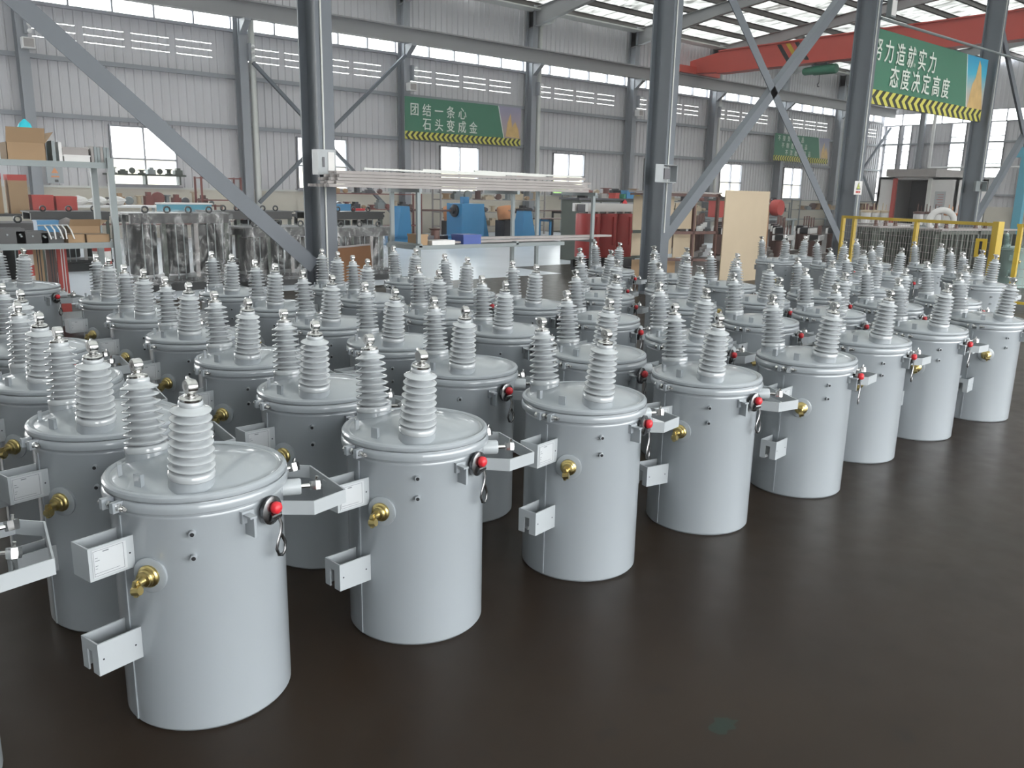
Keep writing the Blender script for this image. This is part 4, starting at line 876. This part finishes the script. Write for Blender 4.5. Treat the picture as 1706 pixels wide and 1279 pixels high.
for k, (x, y, m, lab) in enumerate(((20.4, 10.0, 'white', 'white grooved cabinet block behind the left fence panel'), (19.0, 7.9, 'olive', 'dark olive wrapped tank behind the middle of the fence'), (20.3, 7.6, 'olive', 'dark olive wrapped tank nearest the fourth column'), (18.9, 9.2, 'olive', 'dark olive wrapped tank beside the white cabinet block'))):
    t = thing('stored_tank', lab, 'tank', (x, y, 0), -.3); a = .55; h = .98 if m != 'white' else 1.0
    mb = MB(); mb.box(-a, a, -.35, .35, .1, h); mb.obj('tank_body', M[m], t)
    for q in range(7): mb = MB(); xx = -a + .08 + q * (2 * a - .16) / 6; mb.box(xx - .02, xx + .02, -.45, -.35, .16, h - .08); mb.obj('cooling_fin', M[m], t)
    for q in range(4): mb = MB(); yy_ = -.28 + q * .18; mb.box(-a - .09, -a, yy_ - .02, yy_ + .02, .16, h - .08); mb.obj('cooling_fin', M[m], t)
    mb = MB(); mb.box(-a - .04, a + .04, -.4, .4, h, h + .03); mb.obj('tank_cover', M['bars'], t); mb = MB(); mb.box(-a, a, -.3, -.2, 0, .1); mb.box(-a, a, .2, .3, 0, .1); mb.obj('skid', M['darkmetal'], t)
    if m != 'white':
        for q in range(3): mb = MB(); mb.lathe([(.05, 0), (.05, .02), (.035, .04), (.045, .06), (.03, .08), (.04, .10), (.02, .14), (0, .15)], 10, (-.3 + .3 * q, 0, h + .03)); mb.obj('bushing', M['brown'], t, 40)
for k in range(2):
    t = thing('red_tank', ['bright red cabinet above the coil rows, right of the plywood sheet', 'red round drum end beside the slanting brace'][k], 'cabinet' if k == 0 else 'drum', (24.5, 17.2, .9) if k == 0 else (25.8, 16.6, 1.05), -.4)
    mb = MB()
    if k == 0: mb.box(-.9, .8, -.3, .3, 0, .55)
    else: mb.lathe([(0, 0), (.26, 0), (.28, .05), (.28, .25), (.26, .3), (0, .3)], 20, (0, 0, .2), (.5, -1, 0))
    mb.obj('body', M['redbox'], t, 30); mb = MB(); mb.box(-.95, .85, -.33, .33, .55, .6) if k == 0 else mb.box(-.3, .3, -.1, .3, -.12, -.06); mb.obj('cover', M['olive'] if k == 0 else M['darkmetal'], t)
t = thing('support_bench', 'long low steel bench under the red cabinet and drum', 'bench', (25, 17.0, 0), -.4); mb = MB(); mb.box(-1.6, 1.6, -.5, .5, .84, .9); mb.obj('bench_top', M['steelgrey'], t)
for sx in (-1.5, 1.5):
    for sy in (-.4, .4): mb = MB(); mb.box(sx - .04, sx + .04, sy - .04, sy + .04, 0, .84); mb.obj('leg', M['steelgrey'], t)

# ---- drying booth
bo = thing('drying_booth', 'large pale grey walk-in oven booth with a dark open doorway before the end wall', 'booth', (38, 17.3, 0))
mb = MB(); mb.box(0, 3.2, 1.65, 1.75, 0, 2.6); mb.box(0, 3.2, -1.75, -1.65, 0, 2.6); mb.box(3.1, 3.2, -1.75, 1.75, 0, 2.6); mb.box(0, .1, .95, 1.75, 0, 2.6); mb.box(0, .1, -1.75, -.6, 0, 2.6); mb.box(0, 3.2, -1.75, 1.75, 2.5, 2.62); mb.obj('booth_shell', M['white'], bo)
mb = MB(); mb.box(-.3, 3.2, -.9, 1.3, 2.62, 2.95); mb.obj('roof_plenum', M['bars'], bo)
for yy_, nm in ((.95, 'l'), (-.6, 'r')): mb = MB(); mb.box(-.12, .02, yy_ - .08, yy_ + .08, 0, 2.55); mb.obj('door_jamb', M['pipe'] if nm == 'r' else M['redbox'], bo)
mb = MB(); mb.box(2.95, 3.05, -1.6, 1.6, 0, 2.5); mb.box(.1, 3.0, -1.6, 1.6, 0, .02); mb.obj('inner_lining', M['darkmetal'], bo)
mb = MB(); mb.box(-.02, -.01, -1.3, -.85, 1.3, 2.0); mb.cur = 1
for k in range(5): mb.box(-.023, -.02, -1.22, -.95 - .05 * (k % 2), 1.42 + .11 * k, 1.44 + .11 * k)
mb.obj('notice_sheet', [M['label'], M['redbox']], bo)
for k, y in enumerate((2.6, 2.0, -2.2)):
    pass
# coil stacks by the booth
for k, (x, y, m, lab) in enumerate(((30.5, 15.3, 'ply', 'white and gold winding set standing left of the booth doorway'), (31.0, 13.6, 'brown', 'white and brown winding set in front of the booth doorway'), (29.5, 11.9, 'copper', 'orange copper-topped winding set left of the fourth column'))):
    t = thing('winding_set', lab, 'winding', (x, y, 0), -.5); mb = MB(); mb.box(-.55, .55, -.3, .3, 0, .72); mb.obj('stand', M['steelgrey'], t)
    for q in range(3): mb = MB(); xx = -.36 + .36 * q; mb.lathe([(.14, .74), (.17, .74), (.17, 1.12), (.14, 1.12)], 16, (xx, 0, 0)); mb.obj('winding', M['white'], t, 40); mb = MB(); mb.lathe([(.05, 1.12), (.19, 1.13), (.19, 1.2), (.05, 1.22)], 12, (xx, 0, 0)); mb.tube([(xx - .06, 0, 1.2), (xx - .06, 0, 1.48)], .018, 6); mb.tube([(xx + .08, 0, 1.2), (xx + .08, 0, 1.42)], .018, 6); mb.obj('lead_rod', M[m], t, 40)
t = thing('white_ring_coil', 'white ring-shaped coil standing on edge before the booth', 'coil', (27.5, 11.6, 0), -.9); mb = MB(); mb.tube([(.36 * math.cos(q * PI / 12), 0, .95 + .36 * math.sin(q * PI / 12)) for q in range(24)], .1, 8, closed=True); mb.obj('ring', M['white'], t, 60); mb = MB(); mb.box(-.5, .5, -.3, .3, 0, .52); mb.obj('stand', M['steelgrey'], t)
# jib crane
jb = thing('jib_crane', 'light blue jib crane post at the right edge', 'crane', (30, 10.3, 0)); mb = MB(); mb.box(-.12, .12, -.12, .12, 0, 3.1); mb.box(-.25, .25, -.25, .25, 0, .03); mb.obj('mast', M['jib'], jb); mb = MB(); mb.box(-.1, .1, -2.6, .35, 3.0, 3.32); mb.obj('boom', M['jib'], jb); mb = MB(); mb.beam((0, -1.3, 3.05), (0, -.1, 2.3), .08, .08); mb.obj('knee_brace', M['jib'], jb)

# ---- benches and racks along the back wall
def wallrack(label, x0, x1, y, zs, m, lvl):
    t = thing('storage_rack', label, 'rack', ((x0 + x1) / 2, y, 0)); a = (x1 - x0) / 2
    for sx in (-a, a):
        for sy in (-.25, .25): mb = MB(); mb.box(sx - .025, sx + .025, sy - .025, sy + .025, 0, zs[-1] + .02); mb.obj('post', M[m], t)
    for z in zs: mb = MB(); mb.box(-a, a, -.28, .28, z - .03, z); mb.obj('shelf_board', M[m], t)
    return t
rnd = random.Random(12)
def clutter(x0, x1, y, z, n, where, mats=('brown', 'steelgrey', 'ply', 'darkmetal', 'carton', 'rust'), hmax=.3):
    cnt = [0, 0, 0]; NN = ['leftmost', 'second from left', 'third from left', 'fourth from left', 'fifth from left', 'sixth from left', 'seventh from left']
    for k in range(n):
        x = x0 + (x1 - x0) * (k + .5) / n; m = mats[rnd.randrange(len(mats))]; h = rnd.uniform(.12, hmax); q = k % 3; nn = NN[cnt[q]]; cnt[q] += 1; wd = (x1 - x0) / n * .42
        if q == 0:
            t = MB(); t.lathe([(0, 0), (wd, 0), (wd, .03), (wd * .55, .035), (wd * .55, h - .035), (wd, h - .03), (wd, h), (0, h)], 14); o = t.obj('wire_spool', M[m], None, 40, (x, y, z)); tag(o, 'small wire spool, %s on %s' % (nn, where), 'spool', 'spools on ' + where)
        elif q == 1:
            t = MB(); t.box(-wd, wd, -.12, .12, 0, h * .7); t.box(-wd * .5, wd * .5, -.1, .1, h * .7, h); o = t.obj('machined_housing', M[m], None, None, (x, y, z)); tag(o, 'metal housing, %s on %s' % (nn, where), 'part', 'housings on ' + where)
        else:
            t = MB(); t.lathe([(0, -.12), (h * .45, -.12), (h * .5, -.08), (h * .5, .08), (h * .45, .12), (0, .12)], 14, (0, 0, h * .5), (.3, 1, 0)); o = t.obj('round_drum', M[m], None, 40, (x, y, z)); tag(o, 'round drum, %s on %s' % (nn, where), 'drum', 'drums on ' + where)
wallrack('long wall bench under the first window left of the brace', 6.2, 9.6, 25.2, [.5, 1.02], 'rust', 0)
clutter(6.4, 9.5, 25.1, 1.02, 12, 'the bench under the leftmost window', hmax=.42)
wallrack('red oxide steel rack beside the leftmost window', 8.75, 9.9, 24.4, [.6, 1.2, 1.82], 'rust', 0)
wb2 = thing('wall_shelf', 'narrow grey shelf crossing the leftmost window with fittings on it', 'shelf', (7.9, 26.45, 1.84)); mb = MB(); mb.box(-1.1, 1.2, -.12, .2, 0, .05); mb.obj('shelf_board', M['olive'], wb2)
for k in range(3): mb = MB(); mb.box(-1.0 + k, -.96 + k, -.1, .2, -.25, 0); mb.obj('shelf_bracket', M['olive'], wb2)
if 1: clutter(6.9, 9.0, 26.4, 1.89, 8, 'the shelf crossing the leftmost window', ('olive', 'steelgrey'), .2)
wallrack('steel bench by the wall behind the first column', 12.5, 16.5, 24.8, [.4, .95, 1.45], 'rust', 0)
clutter(12.6, 16.3, 24.7, .95, 12, 'the bench behind the first column')
clutter(12.6, 15.2, 24.8, 1.45, 6, 'the top of the bench behind the first column')
wallrack('long rack of material between the lathe and the wall', 17.4, 22.4, 24.9, [.35, .85, 1.3, 1.72], 'bars', 0)
clutter(17.5, 22.3, 24.8, .85, 13, 'the material rack behind the lathe'); clutter(17.5, 22.3, 24.8, 1.3, 10, 'the third tier of the material rack', hmax=.34); clutter(17.6, 22.2, 24.8, .35, 9, 'the lowest tier of the material rack', hmax=.34)
wallrack('rack of dark stock at the wall right of the tapered pedestal', 23.8, 28.4, 24.9, [.35, .8, 1.25, 1.6], 'steelgrey', 0)
clutter(23.9, 28.3, 24.8, .8, 12, 'the dark stock rack'); clutter(23.9, 28.3, 24.8, 1.25, 10, 'the upper tier of the dark stock rack'); clutter(24.0, 28.0, 24.8, 1.6, 7, 'the top of the dark stock rack')
for r_, (y, z, g_) in enumerate(((21.2, .72, 'front trestle'), (22.6, .95, 'rear trestle'))):
    t = thing('trestle', 'low trestle carrying long flat bars right of the lathe, %s' % ('front one' if r_ == 0 else 'rear one'), 'trestle', (21.2, y, 0))
    for x in (-1.9, 0, 1.9): mb = MB(); mb.box(x - .03, x + .03, -.3, .3, z - .08, z); mb.box(x - .03, x + .03, -.3, -.24, 0, z); mb.box(x - .03, x + .03, .24, .3, 0, z); mb.obj('stand', M['blue' if r_ == 0 else 'darkmetal'], t)
    for k in range(6): mb = MB(); mb.beam((-2.3, -.25 + .1 * k, 0), (2.3, -.25 + .1 * k + rnd.uniform(-.05, .05), 0), .05, .03); o = mb.obj('flat_bar', M['bars' if k % 2 else 'brown'], None, None, (21.2, y, z + .016)); tag(o, 'long flat bar lying on the %s right of the lathe' % g_, 'bar', 'flat bars on the ' + g_)
for k, (x, y) in enumerate(((16.6, 22.8), (19.0, 22.9))):
    t = thing('copper_coil', ['copper coloured round coil behind the lathe headstock', 'copper coloured round coil on a stand between the pedestals'][k], 'coil', (x, y, 0)); mb = MB(); mb.lathe([(.12, .0), (.27, .0), (.3, .04), (.3, .44), (.27, .48), (.12, .48)], 18, (0, 0, .62), (0, .2, 1)); mb.obj('coil_body', M['copper'], t, 40); mb = MB(); mb.box(-.3, .3, -.25, .25, 0, .62); mb.obj('stand', M['darkmetal'], t)
wallrack('work table at the wall between the second and third columns', 30.0, 40.0, 25.0, [.45, .9, 1.35], 'steelgrey', 0)
clutter(30.2, 39.8, 24.9, .9, 20, 'the far work table', hmax=.4); clutter(31, 39, 24.9, 1.35, 12, 'the top of the far work table', hmax=.3)
wallrack('far rack under the distant three-row banner', 41.0, 50.0, 25.0, [.5, 1.0, 1.5], 'steelgrey', 0)
clutter(41.2, 49.8, 24.9, 1.0, 16, 'the farthest rack', hmax=.4)
# left background stock
for k, (x, z, a, h, m, lab) in enumerate(((3.0, .95, .13, .80, 'carton', 'tall brown carton with red top behind the shelf, far left one'), (3.42, .95, .17, .78, 'carton', 'tall brown carton with red top behind the shelf, second one'), (3.85, .95, .2, .38, 'redbox', 'pinkish red box beyond the shelf, left of the pair'), (4.3, .95, .2, .36, 'redbox', 'pinkish red box beyond the shelf, right of the pair'))):
    t = thing('stock_box', lab, 'box', (x * 1.0 + .0, 20, z)); mb = MB(); mb.box(-a, a, -.2, .2, 0, h * .85); mb.obj('box_body', M[m], t); mb = MB(); mb.box(-a - .004, a + .004, -.204, .204, h * .85, h); mb.obj('box_top', M['redbox'], t)
t = thing('stock_bench', 'long dark bench beyond the shelf holding red and brown boxes', 'bench', (3.6, 20, 0)); mb = MB(); mb.box(-1.6, 2.2, -.4, .4, .9, .95); mb.obj('bench_top', M['black'], t)
for sx in (-1.5, 2.1): 
    for sy in (-.35, .35): mb = MB(); mb.box(sx - .03, sx + .03, sy - .03, sy + .03, 0, .9); mb.obj('leg', M['black'], t)
# white sacks on a mid bench at left
t = thing('stock_bench', 'pale bench near the wall left of the leftmost window', 'bench', (5.9, 23.2, 0)); mb = MB(); mb.box(-1.2, 1.4, -.4, .4, 1.0, 1.05); mb.obj('bench_top', M['white'], t)
for sx in (-1.1, 1.3): 
    for sy in (-.35, .35): mb = MB(); mb.box(sx - .03, sx + .03, sy - .03, sy + .03, 0, 1.0); mb.obj('leg', M['steelgrey'], t)
for k in range(3): blob('white_sack', 'white sack on the pale bench near the wall', 'sack', (5.3 + .45 * k, 23.2, 1.05), .22, .18, .24, M['white'], 30 + k, group='white sacks on the pale bench')

# ---- things on columns and wall
def on_column(name, label, cat, x, z, a, h, m, open_=False, sign=None):
    t = thing(name, label, cat, (x, CY - .215, z)); mb = MB(); d = .14
    if sign: d = .012
    if open_:
        mb.box(-a, a, -d, -d + .01, 0, 0); mb = MB(); mb.box(-a, a, -.01, 0, 0, h); mb.box(-a, -a + .01, -d, 0, 0, h); mb.box(a - .01, a, -d, 0, 0, h); mb.box(-a, a, -d, 0, 0, .01); mb.box(-a, a, -d, 0, h - .01, h)
    else: mb.box(-a, a, -d, 0, 0, h)
    mb.obj('box_body' if not sign else 'sign_board', M[m], t)
    if sign:
        mb = MB(); c = h * .62; r = a * .62; mb.add([(-r, -d - .001, c - r * .75), (r, -d - .001, c - r * .75), (0, -d - .001, c + r * .95)], [(0, 1, 2)]); mb.obj('triangle_mark', M['black'], t)
        mb = MB(); r *= .72; mb.add([(-r, -d - .002, c - r * .72), (r, -d - .002, c - r * .72), (0, -d - .002, c + r * .92)], [(0, 1, 2)]); mb.obj('triangle_fill', mat('sign_fill', sign, .5), t)
        mb = MB(); r *= .5; mb.add([(.15 * r, -d - .003, c + r), (-.5 * r, -d - .003, c - .1 * r), (0, -d - .003, c - .1 * r), (-.2 * r, -d - .003, c - r), (.5 * r, -d - .003, c + .2 * r), (.0, -d - .003, c + .2 * r)], [(0, 1, 2, 3, 4, 5)]); mb.obj('bolt_mark', M['black'], t)
        mb = MB(); mb.box(-a * .6, a * .6, -d - .002, -d - .0005, h * .12, h * .28); mb.obj('caption_bar', M['redbox'], t)
    elif open_:
        mb = MB(); mb.box(-2 * a - .02, -a - .0, -d - .01, -d, 0, h); mb.obj('cabinet_door', M[m], t); mb = MB(); mb.box(-a * .4, a * .4, -.08, -.01, h * .2, h * .8); mb.obj('breaker', M['darkmetal'], t)
    else:
        mb = MB(); mb.box(a * .1, a * .8, -d - .006, -d, h * .1, h * .9); mb.obj('box_door', M['white'], t); mb = MB(); mb.box(-a * .5, -a * .3, -d - .01, -d, h * .3, h * .7); mb.obj('handle', M['darkmetal'], t)
    return t
on_column('junction_box', 'white electrical box on the first column above the pale bars', 'electrical box', 4.50, 1.73, .11, .27, 'paint2')
on_column('distribution_box', 'open grey electrical cabinet with swung door on the second column', 'electrical box', 10.38, 1.78, .17, .27, 'paint2', True)
on_column('warning_sign', 'white warning sign with triangle on the third column', 'sign', 16.48, 1.68, .15, .27, 'white', False, (.55, .62, .10))
on_column('distribution_box', 'open grey electrical cabinet on the fourth column', 'electrical box', 22.35, 1.84, .22, .24, 'steelgrey', True)
t = thing('warning_sign', 'pale sheet-metal warning cabinet with orange triangle on the wall column behind the shelf', 'sign', (5.42, 26.1, 1.57)); mb = MB(); mb.box(-.2, .2, -.1, 0, 0, .5); mb.obj('sign_board', M['paint2'], t); mb = MB(); mb.add([(-.09, -.102, .27), (.09, -.102, .27), (0, -.102, .42)], [(0, 1, 2)]); mb.obj('triangle_mark', M['copper'], t); mb = MB(); mb.box(-.1, .1, -.103, -.1, .16, .20); mb.obj('caption_bar', M['copper'], t); mb = MB(); mb.box(-.02, .07, -.103, -.1, .03, .1); mb.obj('meter_slot', M['black'], t)
t = thing('floodlight', 'square floodlight bracketed near the top of the third column', 'light', (16.86, 8.6, 5.25)); mb = MB(); mb.box(-.11, .11, -.05, .05, -.17, .17); mb.obj('lamp_housing', M['steelgrey'], t); mb = MB(); mb.box(-.09, .09, -.056, -.05, -.14, .14); mb.obj('lens', M['white'], t); mb = MB(); mb.beam((-.2, .1, .12), (0, .05, .12), .03, .03); mb.obj('bracket', M['darkmetal'], t)
for k, x in enumerate((5.1, 17.1, 29.2, 41.2)):
    lab = ['far left wall column beside the brace', 'wall column at the left end of the two-row banner', 'wall column left of the second inner column', 'wall column at the left end of the distant banner'][k]
    t = thing('wall_speaker', 'small white speaker box on the ' + lab, 'speaker', (x, 26.05, 5.02)); mb = MB(); mb.box(-.15, .15, -.15, .1, 0, .27); mb.obj('speaker_case', M['white'], t); mb = MB(); mb.box(-.03, .03, .05, .16, .1, .16); mb.obj('bracket', M['darkmetal'], t); t2 = MB(); t2.box(-.12, .12, -.156, -.15, .03, .24); t2.obj('grille', M['bars'], t)
for k, x in enumerate((5.1, 11.2, 17.2, 23.2, 29.2, 35.2)):
    t = thing('insulator_bracket', 'row of white insulators on a bracket at the %s wall column below the high windows' % ORD[k], 'insulator', (x, 26.1, 5.4))
    mb = MB(); mb.box(-.04, .04, -.05, .1, 0, .5); mb.obj('bracket', M['wcolumn'], t)
    for q in range(3): mb = MB(); mb.lathe([(.0, 0), (.05, 0), (.03, .04), (.06, .07), (.03, .1), (.0, .11)], 10, (.05, -.12, .05 + .17 * q), (0, -1, 0)); mb.obj('insulator', M['white'], t, 40)
t = thing('notice_board', 'small white red-striped notice on the wall left of the window beyond the rack', 'sign', (22.6, 26.68, 1.98)); mb = MB(); mb.box(-.0, 1.0, -.02, 0, 0, .34); mb.obj('board', M['white'], t); mb = MB()
for q in range(3): mb.box(.05, .95, -.023, -.02, .06 + .09 * q, .09 + .09 * q)
mb.obj('stripe', M['redbox'], t)
# floor stain
mb = MB(); rnd2 = random.Random(3); vs = [(.05 * (1 + rnd2.uniform(-.4, .4)) * math.cos(2 * PI * k / 14), .035 * (1 + rnd2.uniform(-.4, .4)) * math.sin(2 * PI * k / 14), .0008) for k in range(14)]
mb.add(vs, [tuple(range(14))]); o = mb.obj('paint_stain', mat('green_stain', (.006, .016, .010), .4, spec=.3), None, None, (1.96, 1.27, 0)); tag(o, 'small green paint stain on the bare floor in front of the row', 'stain')

# ---- outside the windows
for k, (x, w_) in enumerate(((16, 14), (34, 12), (56, 14), (80, 16))):
    t = thing('building', ['cream low building outside the leftmost windows', 'cream low building outside the middle windows', 'cream low building outside the windows right of the second column', 'cream low building outside the farthest windows'][k], 'building', (x, 52, 0))
    mb = MB(); mb.box(-w_ / 2, w_ / 2, 0, 6, 0, 3.0); mb.obj('building_wall', mat('cream_render', (.75, .68, .52), .9), t); mb = MB(); mb.box(-w_ / 2 - .3, w_ / 2 + .3, -.4, 6.4, 3.0, 3.2); mb.obj('building_roof', M['white'], t)
blob('shrub', 'green bush outside the window beyond the bar rack', 'bush', (36.6, 40, -.1), 1.6, 1.4, 2.6, mat('leaf_green', (.16, .30, .06), .8, 0, .4, 4), 44, n=12)
